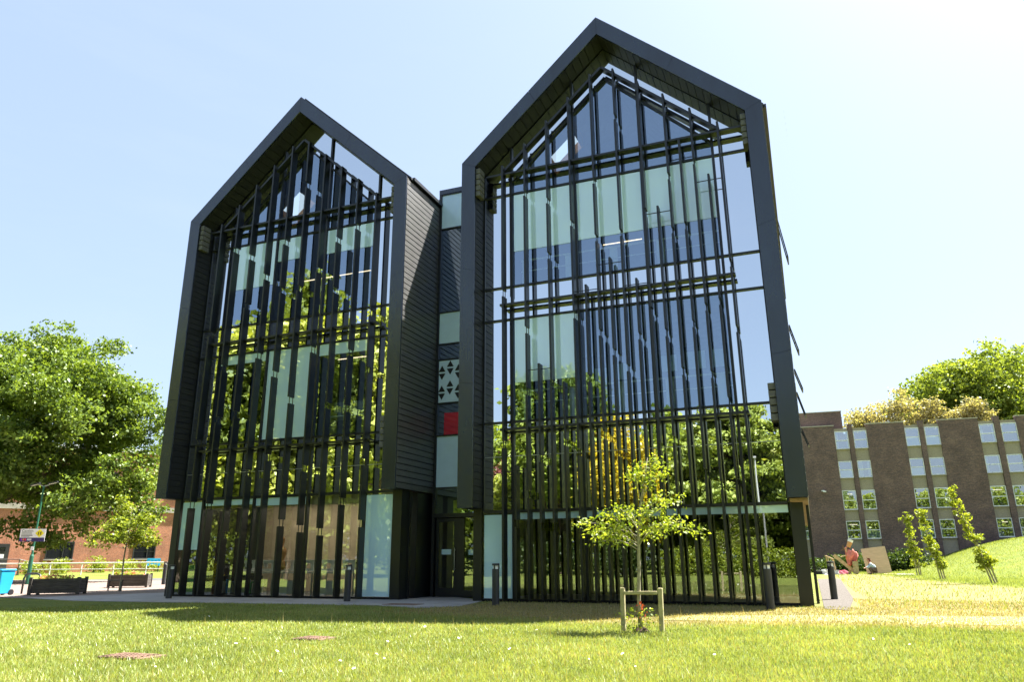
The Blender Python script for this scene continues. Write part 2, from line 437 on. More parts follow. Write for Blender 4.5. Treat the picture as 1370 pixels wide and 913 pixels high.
# ------------------------------------------------------------------ camera, light, sky
cam = bpy.data.cameras.new('camera'); co = bpy.data.objects.new('camera', cam); COL.objects.link(co)
yaw, pitch, roll = R(-21.30467320848216), R(16.5073165518226), R(-.37001069898339095)
fw = Vector((math.sin(yaw) * math.cos(pitch), math.cos(yaw) * math.cos(pitch), math.sin(pitch)))
rt = Vector((math.cos(yaw), -math.sin(yaw), 0)); up = rt.cross(fw)
r2 = rt * math.cos(roll) + up * math.sin(roll); u2 = -rt * math.sin(roll) + up * math.cos(roll)
CZ = 1.6 * K
co.matrix_world = Matrix(((r2.x, u2.x, -fw.x, 0), (r2.y, u2.y, -fw.y, 0), (r2.z, u2.z, -fw.z, CZ), (0, 0, 0, 1)))
cam.sensor_width = 36; cam.lens = 36 * 984.5115 / 1370; cam.clip_start = .05; cam.clip_end = 3000
SC.camera = co

SUNV = Vector((.39, .43, 1.0)).normalized()
el = math.asin(SUNV.z); az = math.atan2(SUNV.x, SUNV.y)
sl = bpy.data.lights.new('sun', 'SUN'); sl.energy = 5.0; sl.angle = R(.53); sl.color = (1, .955, .88)
so = bpy.data.objects.new('sun', sl); COL.objects.link(so); so.location = (20, 20, 60)
so.rotation_euler = SUNV.to_track_quat('Z', 'Y').to_euler()
w = bpy.data.worlds.new('World'); SC.world = w; w.use_nodes = True
nt = w.node_tree; nt.nodes.clear()
wo = nt.nodes.new('ShaderNodeOutputWorld'); bg = nd(nt, 'ShaderNodeBackground', i_Strength=.064)
sky = nd(nt, 'ShaderNodeTexSky', sky_type='NISHITA', sun_disc=False)
sky.sun_elevation = el; sky.sun_rotation = az; sky.altitude = 0; sky.air_density = 1.0; sky.dust_density = 2.4; sky.ozone_density = 1.0
tcw = nt.nodes.new('ShaderNodeTexCoord'); mpw = nt.nodes.new('ShaderNodeMapping'); mpw.inputs['Scale'].default_value = (1.6, 1.6, 7)
nzw = nd(nt, 'ShaderNodeTexNoise', i_Scale=1.5, i_Detail=7, i_Roughness=.62)
nt.links.new(tcw.outputs['Generated'], mpw.inputs['Vector']); nt.links.new(mpw.outputs['Vector'], nzw.inputs['Vector'])
rw = ramp(nt, nzw.outputs['Fac'], [(.52, (0, 0, 0)), (.9, (.22, .22, .22))])
mxw = nd(nt, 'ShaderNodeMix', data_type='RGBA'); mxw.inputs['B'].default_value = (3.6, 3.8, 4.1, 1)
nt.links.new(rw.outputs['Color'], mxw.inputs['Factor']); nt.links.new(sky.outputs['Color'], mxw.inputs['A'])
hz = nd(nt, 'ShaderNodeMix', data_type='RGBA'); hz.inputs['Factor'].default_value = .66; hz.inputs['B'].default_value = (1.66, 2.08, 2.72, 1)
nt.links.new(mxw.outputs['Result'], hz.inputs['A']); nt.links.new(hz.outputs['Result'], bg.inputs['Color']); nt.links.new(bg.outputs['Background'], wo.inputs['Surface'])
SC.view_settings.view_transform = 'Standard'; SC.view_settings.look = 'None'
SC.view_settings.exposure = 2.5; SC.view_settings.gamma = 1
cy = SC.cycles
cy.max_bounces = 7; cy.diffuse_bounces = 3; cy.glossy_bounces = 4; cy.transmission_bounces = 4; cy.transparent_max_bounces = 10
cy.sample_clamp_indirect = 6; cy.caustics_reflective = False; cy.caustics_refractive = False
cy.use_denoising = True

# ------------------------------------------------------------------ terrain
def sstep(a, b, x): 
    t = np.clip((x - a) / (b - a), 0, 1); return t * t * (3 - 2 * t)
def gz(x, y):
    """ground height"""
    x = np.asarray(x, float); y = np.asarray(y, float)
    bank = 2.45 * sstep(4.5, 15, x - .04 * (y - 50)) * sstep(46, 66, y)
    bank += .8 * sstep(14, 26, x) * sstep(30, 50, y)
    left = .35 * sstep(-40, -56, x) * sstep(34, 50, y)
    und = .03 * np.sin(x * .55 + 1.3) * np.cos(y * .43) * sstep(17.5, 13, y)
    return bank + left + und
def inpoly(x, y, poly):
    r = np.zeros(x.shape, bool); n = len(poly); j = n - 1
    for i in range(n):
        xi, yi = poly[i]; xj, yj = poly[j]
        if yi != yj:
            c = ((yi > y) != (yj > y)) & (x < (xj - xi) * (y - yi) / (yj - yi) + xi)
            r ^= c
        j = i
    return r
DRY = [(-9.4, 15.6), (-6.0, 15.0), (-2.7, 14.0), (-1.2, 14.35), (3.0, 14.7), (14, 15.2), (16, 24), (7.2, 33.0), (5.3, 42), (4.3, 54), (3.2, 58.5), (.8, 58), (.1, 20), (-8.6, 20)]
def drymask(x, y):
    a = np.zeros(np.shape(x))
    for dx, dy in ((0, 0), (.5, 0), (-.5, 0), (0, .5), (0, -.5), (.3, .3), (-.3, -.3), (.3, -.3), (-.3, .3)):
        a = a + inpoly(np.asarray(x) + dx, np.asarray(y) + dy, DRY)
    return a / 9
xs = np.unique(np.concatenate([np.linspace(-600, -80, 14), np.linspace(-80, -30, 40), np.linspace(-30, 20, 168), np.linspace(20, 60, 30), np.linspace(60, 600, 14)]))
ys = np.unique(np.concatenate([np.linspace(-600, -40, 12), np.linspace(-40, 2, 30), np.linspace(2, 34, 108), np.linspace(34, 90, 90), np.linspace(90, 700, 16)]))
X, Y = np.meshgrid(xs, ys); Z = gz(X, Y)
nx, ny = len(xs), len(ys)
V = np.stack([X.ravel(), Y.ravel(), Z.ravel()], 1)
i = np.arange((ny - 1) * nx).reshape(ny - 1, nx)[:, :-1].ravel()
F = np.stack([i, i + 1, i + nx + 1, i + nx], 1)
g = npmesh('ground', V, F, M['ground']); tag(g, kind='structure')
a = g.data.attributes.new('dry', 'FLOAT', 'POINT'); a.data.foreach_set('value', drymask(X.ravel(), Y.ravel()).astype(np.float32))
g.data.polygons.foreach_set('use_smooth', [True] * len(g.data.polygons))
def flat(name, poly, z, mat, t=.05):
    return tag(MB().slab(poly, z - t, z).build(name, mat), kind='structure')
flat('path', [(-24.5, 18.1), (-21.1, 17.25), (-15.6, 17.45), (-10.85, 17.6), (-9.2, 17.0), (-8.45, 18.0), (-8.75, 19.6), (-8.9, 20.6), (-11.5, 23.0), (-21.0, 21.5), (-21.6, 26)], .014, M['concpath'])
flat('forecourt', [(-75, 17.6), (-45, 18.5), (-24.5, 18.1), (-21.6, 26), (-21.6, 36), (-75, 36)], .012, M['pinkpave'])
flat('service_road', [(-90, 36.05), (-21.6, 36.05), (-21.6, 44), (-90, 44)], .010, M['asphalt'])
flat('gravel_strip', [(.12, 19.3), (.62, 18.95), (.95, 24), (1.25, 45), (.12, 45)], .012, M['gravel'])
flat('grass_paver_path', [(-2.9, 15.1), (.1, 15.3), (3.2, 15.6), (13.0, 16.0), (13.8, 18.6), (3.4, 17.8), (.2, 17.3), (-2.4, 16.4)], .010, M['grid'], .03)

# ------------------------------------------------------------------ gabled wings
FY0, GY = 27.0, 28.1           # hood front, glass plane (survey units)
def roofline(u, inset=0.0):
    """height of the outer gable line at u = 0..13, lowered by perpendicular inset"""
    s = 5.97 / 6.5
    return 18.9 + s * (6.5 - abs(u - 6.5)) - inset * math.sqrt(1 + s * s)
def board_run(mb, p0, p1, nrm, y0, y1, pitch, gap, th):
    p0 = Vector((p0[0], 0, p0[1])); p1 = Vector((p1[0], 0, p1[1])); L = (p1 - p0).length; d = (p1 - p0) / L
    n = Vector((nrm[0], 0, nrm[1])); k = max(1, round(L / pitch)); st = L / k
    for i in range(k):
        a = p0 + d * (i * st + gap / 2); b = p0 + d * ((i + 1) * st - gap / 2)
        t = th * random.uniform(.85, 1.1)
        q = [(a.x, a.z), (b.x, b.z), (b.x + n.x * t, b.z + n.z * t), (a.x + n.x * t, a.z + n.z * t)]
        mb.prism(q, y0, y1)
def build_wing(xo, zb, t1, fins, halves, blinds, label, side):
    t = thing('gabled_wing', (( xo + 6.5) * K, 20.3, 0), label, 'building', 'twin gabled wings')
    U = lambda u: xo + u
    wd = .65; s = 5.97 / 6.5; kk = math.sqrt(1 + s * s)
    O = [(0, zb), (0, 18.9), (6.5, 24.87), (13, 18.9), (13, zb)]
    I = [(wd, zb), (wd, roofline(wd, wd)), (6.5, 24.87 - wd * kk), (13 - wd, roofline(wd, wd)), (13 - wd, zb)]
    # metal front of the hood: panels with open joints
    mb = MB(K); g = .005
    def seg(a0, a1, b0, b1, n):
        for i in range(n):
            f0 = i / n; f1 = (i + 1) / n
            L = lambda p, q, f: (p[0] + (q[0] - p[0]) * f, p[1] + (q[1] - p[1]) * f)
            ln = math.hypot(a1[0] - a0[0], a1[1] - a0[1]); e = g / ln
            P = [L(a0, a1, f0 + e), L(a0, a1, f1 - e), L(b0, b1, f1 - e), L(b0, b1, f0 + e)]
            mb.prism([(U(x), z) for x, z in P], FY0, FY0 + .06)
    seg(O[0], O[1], I[0], I[1], 3); seg(O[1], O[2], I[1], I[2], 2); seg(O[2], O[3], I[2], I[3], 2); seg(O[3], O[4], I[3], I[4], 3)
    mb.build('hood_fascia', M['metal'], t)
    # hood body between outer and inner skins, closed below
    mb = MB(K)
    ins = .03
    O2 = [(ins, zb + .02), (ins, 18.9 - .02), (6.5, 24.87 - .05), (13 - ins, 18.9 - .02), (13 - ins, zb + .02)]
    I2 = [(wd - .03, zb + .02), (wd - .03, roofline(wd, wd) + .03), (6.5, 24.87 - wd * kk + .05), (13 - wd + .03, roofline(wd, wd) + .03), (13 - wd + .03, zb + .02)]
    for i in range(4):
        mb.prism([(U(x), z) for x, z in (O2[i], O2[i + 1], I2[i + 1], I2[i])], FY0 + .065, 52)
    mb.build('hood_core', M['black'], t)
    mb = MB(K)
    nr = Vector((-s, 0, -1)).normalized()
    board_run(mb, (U(wd - .03), zb + .03), (U(wd - .03), roofline(wd, wd) - .03), (1, 0), FY0 + .07, GY - .06, .285, .03, .03)
    board_run(mb, (U(13 - wd + .03), zb + .03), (U(13 - wd + .03), roofline(wd, wd) - .03), (-1, 0), FY0 + .07, GY - .06, .285, .03, .03)
    board_run(mb, (U(wd), roofline(wd, wd) + .02), (U(6.5), 24.87 - wd * kk + .02), (s / kk, -1 / kk), FY0 + .07, GY - .06, .42, .03, .03)
    board_run(mb, (U(13 - wd), roofline(wd, wd) + .02), (U(6.5), 24.87 - wd * kk + .02), (-s / kk, -1 / kk), FY0 + .07, GY - .06, .42, .03, .03)
    mb.build('reveal_boards', M['board'], t)
    # outer board walls
    ye = 30.44 if side == 'left' else 52
    mb = MB(K)
    board_run(mb, (U(13 - .03), zb + .02), (U(13 - .03), 18.78), (1, 0), FY0 + .07, ye, .262, .045, .05)
    mb.build('wall_boards', M['wallboard'], t); mb = MB(K)
    if side == 'left': board_run(mb, (U(.03), zb + .02), (U(.03), 18.78), (-1, 0), FY0 + .07, 52, .262, .045, .05)
    else: board_run(mb, (U(.03), zb + .02), (U(.03), 18.78), (-1, 0), FY0 + .07, 30.44, .262, .045, .05)
    mb.build('wall_boards', M['wallboard'], t)
    # roof slopes, closed, with no opening over the rooflight
    mb = MB(K)
    def slope(ua, ub, y0, y1):
        P = [(U(ua), roofline(ua) + .03), (U(ub), roofline(ub) + .03), (U(ub), roofline(ub) + .13), (U(ua), roofline(ua) + .13)]
        mb.prism(P, y0, y1)
    slope(6.5, 13.06, 27.35, 52.2); slope(-.06, 6.5, 27.35, 52.2)
    mb.build('roof', M['roof'], t)
    # gutter line standing above the eaves
    MB(K).box(U(13.0), U(13.16), 27.5, 52, 18.86, 19.02).build('gutter', M['mullion'], t)
    # interior shell: slabs, walls, ceiling lining
    for za, zb2 in ((t1 + .05, 7.0), (11.55, 12.98)): MB(K).box(U(.75), U(12.25), GY + .12, 50, za, zb2).build('floor_slab', M['slab'], t)

    for za, zb2 in ((-.05, .02), (7.003, 7.03), (12.983, 13.01)): MB(K).box(U(.76), U(12.24), GY + .14, 50, za, zb2).build('floor', M['floorin'], t)
    MB(K).box(U(.7), U(12.3), 35.5, 35.8, 7.04, 11.54).build('back_wall', M['inwall'], t)
    MB(K).box(U(.7), U(12.3), 37.5, 37.8, 13.02, 23.4).build('back_wall', M['inwall'], t)
    MB(K).box(U(.75), U(12.25), 34.0, 34.2, .03, t1 + .04).build('ground_back_wall', M['brownwall'] if side == 'left' else M['dark'], t)
    mb = MB(K)
    def lining(ua, ub, y0, y1):
        mb.prism([(U(ua), roofline(ua, .80)), (U(ub), roofline(ub, .80)), (U(ub), roofline(ub, .70)), (U(ua), roofline(ua, .70))], y0, y1)
    lining(.7, 6.5, GY + .1, 37.5); lining(6.5, 12.3, GY + .1, 37.5)
    mb.build('ceiling_lining', M['inwall'], t)
    # rooflight box in timber reveal: pane glows in place of daylight
    mb = MB(K)
    for ua, ub, y0, y1 in ((3.0, 3.08, 30.0, 31.6), (4.42, 4.5, 30.0, 31.6), (3.08, 4.42, 30.0, 30.08), (3.08, 4.42, 31.52, 31.6)):
        mb.prism([(U(ua), roofline(ua, 1.25)), (U(ub), roofline(ub, 1.25)), (U(ub), roofline(ub, .82)), (U(ua), roofline(ua, .82))], y0, y1)
    rl = mb.build('rooflight', M['wood'], t)
    MB(K).prism([(U(3.09), roofline(3.09, .86)), (U(4.41), roofline(4.41, .86)), (U(4.41), roofline(4.41, .83)), (U(3.09), roofline(3.09, .83))], 30.09, 31.51).build('rooflight_pane', M['skyl'], rl)
    # glazing
    m = [.65, 1.98 if side == 'left' else 2.0, 4.97, 7.93, 10.9, 12.35]
    lv = [(.08, t1), (t1, 7.03), (7.03, 11.5), (11.5, 13.0), (13.0, 17.47)]
    for b in range(5):
        u0, u1 = m[b] + .002, m[b + 1] - .002
        mid = 1 <= b <= 3
        for li, (z0, z1) in enumerate(lv):
            if li == 0: mt = M['ground_glass']
            elif mid and li in (2, 4): mt = M['vision']
            else: mt = M['spandrel']
            pcs = [(z0, z1)] if li != 1 else [(z0, 5.62), (5.62, z1)]
            for a0, a1 in pcs:
                MB(K).pane([(U(u0), a0 + .004), (U(u1), a0 + .004), (U(u1), a1 - .004), (U(u0), a1 - .004)], GY).build('glass_pane', mt, t)
        # gable top
        bar = lambda u: 18.02 + (22.35 - 18.02) / 4.45 * (4.45 - abs(u - 6.5))
        top = lambda u: roofline(u, wd + .02)
        us = [u0, u1] if not (u0 < 6.5 < u1) else [u0, 6.5, u1]
        if mid:
            lo = [(U(u), 17.474) for u in (u0, u1)]
            MB(K).pane(lo + [(U(u), bar(u) - .002) for u in reversed(us)], GY).build('glass_pane', M['vision'], t)
            MB(K).pane([(U(u), bar(u) + .002) for u in us] + [(U(u), top(u)) for u in reversed(us)], GY).build('glass_pane', M['spandrel'], t)
        else:
            MB(K).pane([(U(u0), 17.474), (U(u1), 17.474)] + [(U(u), top(u)) for u in reversed(us)], GY).build('glass_pane', M['spandrel'], t)
    # dark backing behind the opaque upper panes
    mb = MB(K)
    mb.prism([(U(.66), roofline(.66, .7)), (U(2.0), roofline(2.0, .7)), (U(2.0), 18.0), (U(.66), 18.0)], GY + .03, GY + .06)
    mb.prism([(U(11.0), roofline(11.0, .7)), (U(12.34), roofline(12.34, .7)), (U(12.34), 18.0), (U(11.0), 18.0)], GY + .03, GY + .06)
    mb.build('spandrel_back', M['black'], t)
    for u in m[1:5]:
        MB(K).box(U(u - .05), U(u + .05), GY - .10, GY + .10, .05, roofline(u, wd + .03)).build('mullion', M['mullion'], t)
    for u in (m[0] + .03, m[5] - .03):
        MB(K).box(U(u - .035), U(u + .035), GY - .045, GY + .10, t1 + .05, roofline(u, wd + .06)).build('mullion', M['mullion'], t)
    for z, h in ((t1, .06), (7.03, .045), (11.5, .045), (13.0, .045), (17.47, .045)):
        MB(K).box(U(.69), U(12.31), GY - .075, GY + .09, z - h, z + h).build('transom', M['mullion'], t)
    MB(K).box(U(.69), U(12.31), GY - .013, GY + .012, 5.608, 5.632).build('transom', M['steel'], t)
    MB(K).box(U(.4), U(12.6), GY - .08, GY + .2, -.12, .10).build('plinth', M['black'], t)
    for sg in (-1, 1):
        MB(K).beam((U(6.5 + sg * 4.4), GY, 18.07), (U(6.5), GY, 22.35), .16, .10).build('gable_bar', M['mullion'], t)
    # corner posts
    for u0, u1 in ((.28, .64), (12.36, 12.8)):
        MB(K).box(U(u0), U(u1), GY - .12, GY + .5, -.1, zb + .05 if zb > t1 else t1 + .1).build('corner_post', M['fin'], t)
    # side walls at ground level
    if side == 'left':
        for a_, b_, c_, d_ in ((12.55, 12.86, GY + .505, 28.75), (12.55, 12.86, 29.25, 32.5), (.2, .5, GY + .505, 50)): MB(K).box(U(a_), U(b_), c_, d_, -.1, zb).build('side_wall', M['fin'], t)
        MB(K)._add([(U(12.7), 28.75, .1), (U(12.7), 29.25, .1), (U(12.7), 29.25, zb - .02), (U(12.7), 28.75, zb - .02)], [(0, 1, 2, 3)]).build('slot_window', M['ground_glass'], t)
    else:
        for a_, b_, c_, d_ in ((12.3, 12.5, 31, 50), (.3, .6, GY + .505, 30.44)): MB(K).box(U(a_), U(b_), c_, d_, -.1, zb).build('side_wall', M['fin'], t)
        MB(K)._add([(U(12.4), GY + .55, .1), (U(12.4), 31, .1), (U(12.4), 31, zb - .02), (U(12.4), GY + .55, zb - .02)], [(0, 1, 2, 3)]).build('side_glass', M['ground_glass'], t)
        MB(K).box(U(12.88), U(12.98), 29.7, 29.85, -.1, zb + .01).build('side_post', M['fin'], t)
        MB(K).box(U(12.40), U(12.98), 27.3, 50, zb - .10, zb - .005).build('soffit_trim', M['rawwood'], t)
    # rails
    for z in (6.65, 12.03, 18.27):
        ua, ub = (1.62, 11.35) if z < 18 else (.95, 12.1)
        MB(K).box(U(ua), U(ub), 27.54, 27.90, z - .045, z + .045).build('fin_rail', M['fin'], t)
    for sg in (-1, 1):
        MB(K).beam((U(6.5 + sg * 4.75), 27.72, 18.36), (U(6.5 + sg * .02), 27.72, 22.62), .36, .11, (0, 0, 1)).build('fin_rail', M['fin'], t)
    # vertical fins
    def fin(u, joints, z1, top_rod=False):
        mb = MB(K); zs = [.1] + joints + [z1]
        for i in range(len(zs) - 1):
            a = zs[i] + (.15 if i else 0); b = zs[i + 1] - (.15 if i < len(zs) - 2 else 0)
            dy = .05 * ((i + int(u * 7)) % 2)
            if i == len(zs) - 2 and not top_rod:      # top cut to the roof slope
                sl = .92 * (1 if u < 6.5 else -1)
                P = [(-.05, a), (.05, a), (.05, b), (-.05, b)]
            mb.box(U(u - .042), U(u + .042), 27.39 + dy, 27.79 + dy, a, b)
        for j in joints:
            for y in (27.5, 27.74): mb.box(U(u - .014), U(u + .014), y - .014, y + .014, j - .16, j + .16)
        if top_rod: mb.box(U(u - .52), U(u + .52), 27.60, 27.63, z1 - .22, z1 - .19)
        mb.build('fin', M['fin'], t)
    for k, js in enumerate(fins):
        u = 1.72 + k * 1.042 if side == 'left' else 1.8 + k * 1.047
        z1 = 18.62 + .93 * min(k, 9 - k)
        fin(u, js, z1)
    for k, (js, z1) in enumerate(halves): fin(1.8 + (k + .5) * 1.047, js, z1, True)
    # blinds set before the glass as opaque panels for brightness, notices behind it
    for u0, u1, z0, z1, fm in blinds:
        ya, yb = (GY - .022, GY - .006) if fm != 'white' else (GY + .16, GY + .18)
        MB(K).box(U(u0), U(u1), ya, yb, z0, z1).build('blind_panel' if fm != 'white' else 'notice', M['pblind' if fm == 'white' else fm], t)
    # nest boxes
    def nests(u0, u1, zt, n):
        for i in range(n):
            z = zt - i * .28
            mb = MB(K).box(U(u0), U(u1), 27.1, 27.62, z - .24, z)
            b = mb.build('nest_box', M['nest'], t, bevel=.012)
            e = u1 + .004 if u0 < 6 else u0 - .004
            MB(K).box(min(e, e), max(e, e) + .001, 27.34, 27.40, z - .15, z - .08).build('nest_hole', M['black'], b)
    nests(wd + .005, wd + .21, 18.55, 5); nests(13 - wd - .21, 13 - wd - .005, 18.55, 5); nests(13 - wd - .26, 13 - wd - .005, 7.55, 5)
    # strip lights in the rooms
    for y, z, ua, ub in (((29.6, 15.6, 5.2, 9.6),) if side == 'left' else ((29.0, 14.7, 5.9, 7.6),)):
        MB(K).box(U(ua), U(ub), y, y + .05, z, z + .03).build('strip_light', M['lamp'], t)
    if side == 'left':
        MB(K).box(U(.8), U(12.2), GY + .3, GY + .55, t1 - .42, t1 + .04).build('bulkhead', M['brownwall'], t)  # brown ceiling drop, placed to hide the added strips
        for yy_ in (29.2, 30.8, 32.4): MB(K).box(U(1.5), U(11.5), yy_, yy_ + .14, t1 - .02, t1 + .02).build('strip_light', M['fill_lamp'], t)  # strips added to brighten the room behind the left glass
    if side == 'left': MB(K).box(U(8.2), U(10.7), 29.3, 29.35, 11.0, 11.03).build('strip_light', M['lamp'], t)
    return t
M['skyl'] = emis('rooflight_glow', (.85, .93, 1.0), .22)  # emission stands in for daylight through the rooflight

LF = [[4.13, 7.06, 12.55], [4.01, 8.12, 10.69, 16.99], [2.73, 8.32, 13.81, 16.43], [5.48, 11.12, 15.2], [6.15, 10.1, 14.36, 16.91],
      [3.19, 8.74, 14.31, 19.9], [2.92, 5.54, 11.08, 15.11], [2.77, 8.33, 13.91, 16.5], [4.03, 8.11, 10.71, 17.03], [3.07, 5.67, 9.77, 12.49]]
RF = [[6.04, 12.53], [4.02, 8.13, 10.75, 17.07], [2.77, 8.37, 13.92, 16.5], [5.55, 11.14, 15.24], [6.14, 10.26, 14.38, 17.02],
      [3.0, 8.7, 14.43, 19.9], [5.58, 10.9, 15.2], [8.36, 14.17, 16.6], [4.07, 8.14, 10.78, 17.04], [9.79, 12.43]]
RH = [([2.91], 5.16), ([2.78, 5.37], 9.25), ([5.96], 8.38), ([8.43], 12.39), ([5.44, 9.4], 13.43), ([9.93], 12.36), ([5.81, 9.95], 15.33), ([4.54, 10.18, 14.28], 18.12), ([4.22, 7.1, 10.93], 16.37)]
LB = [(2.1, 4.9, 15.0, 17.4, 'blind'), (5.05, 6.6, 16.2, 17.4, 'blind'), (8.0, 10.85, 16.15, 17.4, 'blind'), (5.05, 7.85, 7.1, 11.45, 'blind'),
      (8.0, 10.85, 10.9, 11.45, 'blind'), (2.1, 4.9, 11.0, 11.45, 'blind'), (.72, 1.9, 2.1, 4.3, 'film'), (11.0, 12.3, .12, 4.3, 'film'), (2.1, 4.9, 4.1, 4.36, 'film'), (5.05, 7.85, 4.02, 4.36, 'film')]
RB = [(2.1, 4.9, 14.65, 17.4, 'blind'), (5.05, 7.85, 14.70, 17.4, 'blind'), (8.0, 10.85, 14.72, 17.4, 'blind'), (2.1, 4.9, 8.68, 11.45, 'blind'),
      (5.5, 6.0, 8.35, 9.0, 'white'), (6.25, 6.85, 8.45, 9.1, 'white'), (8.2, 8.8, 8.6, 9.25, 'white'), (9.2, 9.9, 8.6, 9.3, 'white'), (10.1, 10.6, 8.6, 9.3, 'white'),
      (.72, 1.92, .12, 3.3, 'film'), (2.1, 12.3, 3.1, 3.38, 'film')]
WL = build_wing(-28.78, 4.43, 4.43, LF, [], LB, 'narrower-finned black gabled wing on the left, its boarded side wall half in sun', 'left')
WR = build_wing(-12.92, 3.53, 3.42, RF, RH, RB, 'densely finned black gabled wing on the right, behind the young tree with the timber guard', 'right')
# open top-hung windows on the sunny flank of the right wing
for y, z1, z0, ex in ((30.0, 14.8, 12.9, .36), (30.6, 10.2, 9.1, .34), (30.4, 8.3, 7.5, .30), (33.0, 7.9, 6.9, .34), (32.0, 6.2, 5.5, .3)):
    b = WR; z1 /= K; z0 /= K; yy = y / K; x0 = .16 
    fr = MB(K); yb = yy + 1.27; L = lambda f, g, o: (x0 + ex * f + o, yy + 1.27 * g, z1 + (z0 - z1) * f)
    vs = []
    for o in (0, .06):
        vs += [L(0, 0, o), L(0, 1, o), L(1, 1, o), L(1, 0, o), L(.06, .07, o), L(.06, .93, o), L(.94, .93, o), L(.94, .07, o)]
    fs = []
    for a_ in range(4):
        b_ = (a_ + 1) % 4
        fs += [(a_, b_, b_ + 4, a_ + 4), (a_ + 8, a_ + 12, b_ + 12, b_ + 8), (a_, a_ + 8, b_ + 8, b_), (a_ + 4, b_ + 4, b_ + 12, a_ + 12)]
    fr._add(vs, fs)
    wv = fr.build('awning_window', M['mullion'], WR)
    MB(K)._add([(x0 + .03, yy + .07, z1), (x0 + .03, yy + 1.2, z1), (x0 + ex + .03, yy + 1.2, z0), (x0 + ex + .03, yy + .07, z0)], [(0, 1, 2, 3)]).build('pane', M['sidepane'], wv)

# ------------------------------------------------------------------ glazed link
lk = thing('glazed_link', (-10.37, 22.2, 0), 'narrow glazed stair link with entrance door, set back between the two gabled wings', 'building')
x0, x1, yl = -11.40, -9.33, 22.0
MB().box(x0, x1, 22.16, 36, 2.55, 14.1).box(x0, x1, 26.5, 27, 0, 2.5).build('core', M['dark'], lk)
MB().box(x0, x1, yl - .06, yl + .4, 14.1, 14.28).build('parapet', M['metal'], lk)
for xa, xb in ((x0, x0 + .10), (x1 - .10, x1)): MB().box(xa, xb, yl - .05, yl + .1, .02, 14.1).build('jamb', M['mullion'], lk)
lev = [(12.72, 14.06, 'film', 'clad'), (9.5, 12.68, 'vision', None), (8.34, 9.46, 'film', 'clad'), (7.78, 8.3, 'vision', None), (6.24, 7.74, 'vision', 'pat'), (5.14, 6.2, 'vision', 'red'), (3.42, 5.1, 'film', 'clad'), (2.58, 3.38, 'vision', None)]
M['redglass'] = glass_mat('red_backed_glass', .10, None, opaque=(.50, .012, .03))
M['latt'] = plain('white_lattice_film', (.50, .66, .84), .4, .4, var=.04)
M['cladfilm'] = plain('pale_blue_glass_panel', (.50, .68, .84), .15, .6, var=.04)
for z0, z1, mt, ex in lev:
    MB().box(x0 + .10, x1 - .10, yl - .04, yl + .09, z1, z1 + .04).build('transom', M['mullion'], lk)
    if ex == 'clad':
        MB().box(x0 + .10, x1 - .10, yl, yl + .03, z0, z1).build('panel', M['cladfilm'], lk)
    else:
        MB().sheet([(x0 + .1, z0), (x1 - .1, z0), (x1 - .1, z1), (x0 + .1, z1)], yl + .02).build('pane', M['vision'], lk)
    if ex == 'red':
        tag(MB().box(x0 + .35, x0 + .95, yl - .006, yl + .016, z0 + .01, z0 + .75).build('red_panel', M['redglass'], lk), 'red panel in the stair glazing')
    if ex == 'pat':
        p = MB().box(x0 + .12, x0 + 1.62, yl - .012, yl + .012, z0 + .02, z1 - .02).build('patterned_film', M['latt'], lk)
        for r_ in range(2):
            for c_ in range(5):
                cx = x0 + .24 + c_ * .31 ; cz = z0 + .40 + r_ * .70 + (.12 if c_ % 2 else -.04)
                h = .22
                MB().prism([(cx - .13, cz + .03), (cx + .13, cz + .03), (cx, cz + .03 + h)], yl - .02, yl - .014).build('triangle_mark', M['ink'], p)
                MB().prism([(cx - .13, cz - .03), (cx, cz - .03 - h), (cx + .13, cz - .03)], yl - .02, yl - .014).build('triangle_mark', M['ink'], p)
MB().box(x0 + .1, x1 - .1, yl - .05, yl + .09, 2.45, 2.58).build('door_head', M['mullion'], lk)
dr = MB()
dr.box(-11.25, -11.15, yl, yl + .06, .03, 2.42).box(-10.62, -10.50, yl, yl + .06, .03, 2.42).box(-11.15, -10.62, yl, yl + .06, 2.32, 2.42).box(-11.15, -10.62, yl, yl + .06, .03, .28)
door = dr.build('door', M['mullion'], lk)
MB().sheet([(-11.15, .28), (-10.62, .28), (-10.62, 2.32), (-11.15, 2.32)], yl + .03).build('door_glass', M['ground_glass'], door)
MB().box(-10.57, -10.55, yl - .07, yl - .05, .8, 1.5).box(-10.57, -10.55, yl - .05, yl, .85, .88).box(-10.57, -10.55, yl - .05, yl, 1.42, 1.45).build('handle', M['steel'], door)
MB().box(-11.05, -10.72, yl + .012, yl + .022, 1.30, 1.46).build('notice', M['film'], door)
MB().box(-10.5, -10.25, yl - .02, yl + .08, .02, 2.42).build('door_post', M['mullion'], lk)
sd = MB().sheet([(-10.25, .22), (x1 - .1, .22), (x1 - .1, 2.42), (-10.25, 2.42)], yl + .02).build('side_light', M['ground_glass'], lk)
MB().box(-10.1, -9.75, yl + .002, yl + .01, 1.28, 1.44).build('notice', M['film'], sd)
MB().box(-10.25, x1 - .1, yl - .03, yl + .08, .02, .22).build('kick_rail', M['mullion'], lk)
MB().box(x0 + .1, x1, 22.3, 26.5, .015, .03).build('hall_floor', M['floorin'], lk)
for xa, xb in ((x0 + .0, x0 + .09), (x1 - .09, x1)): MB().box(xa, xb, 22.12, 26.49, 0, 2.54).build('hall_wall', M['inwall'], lk)

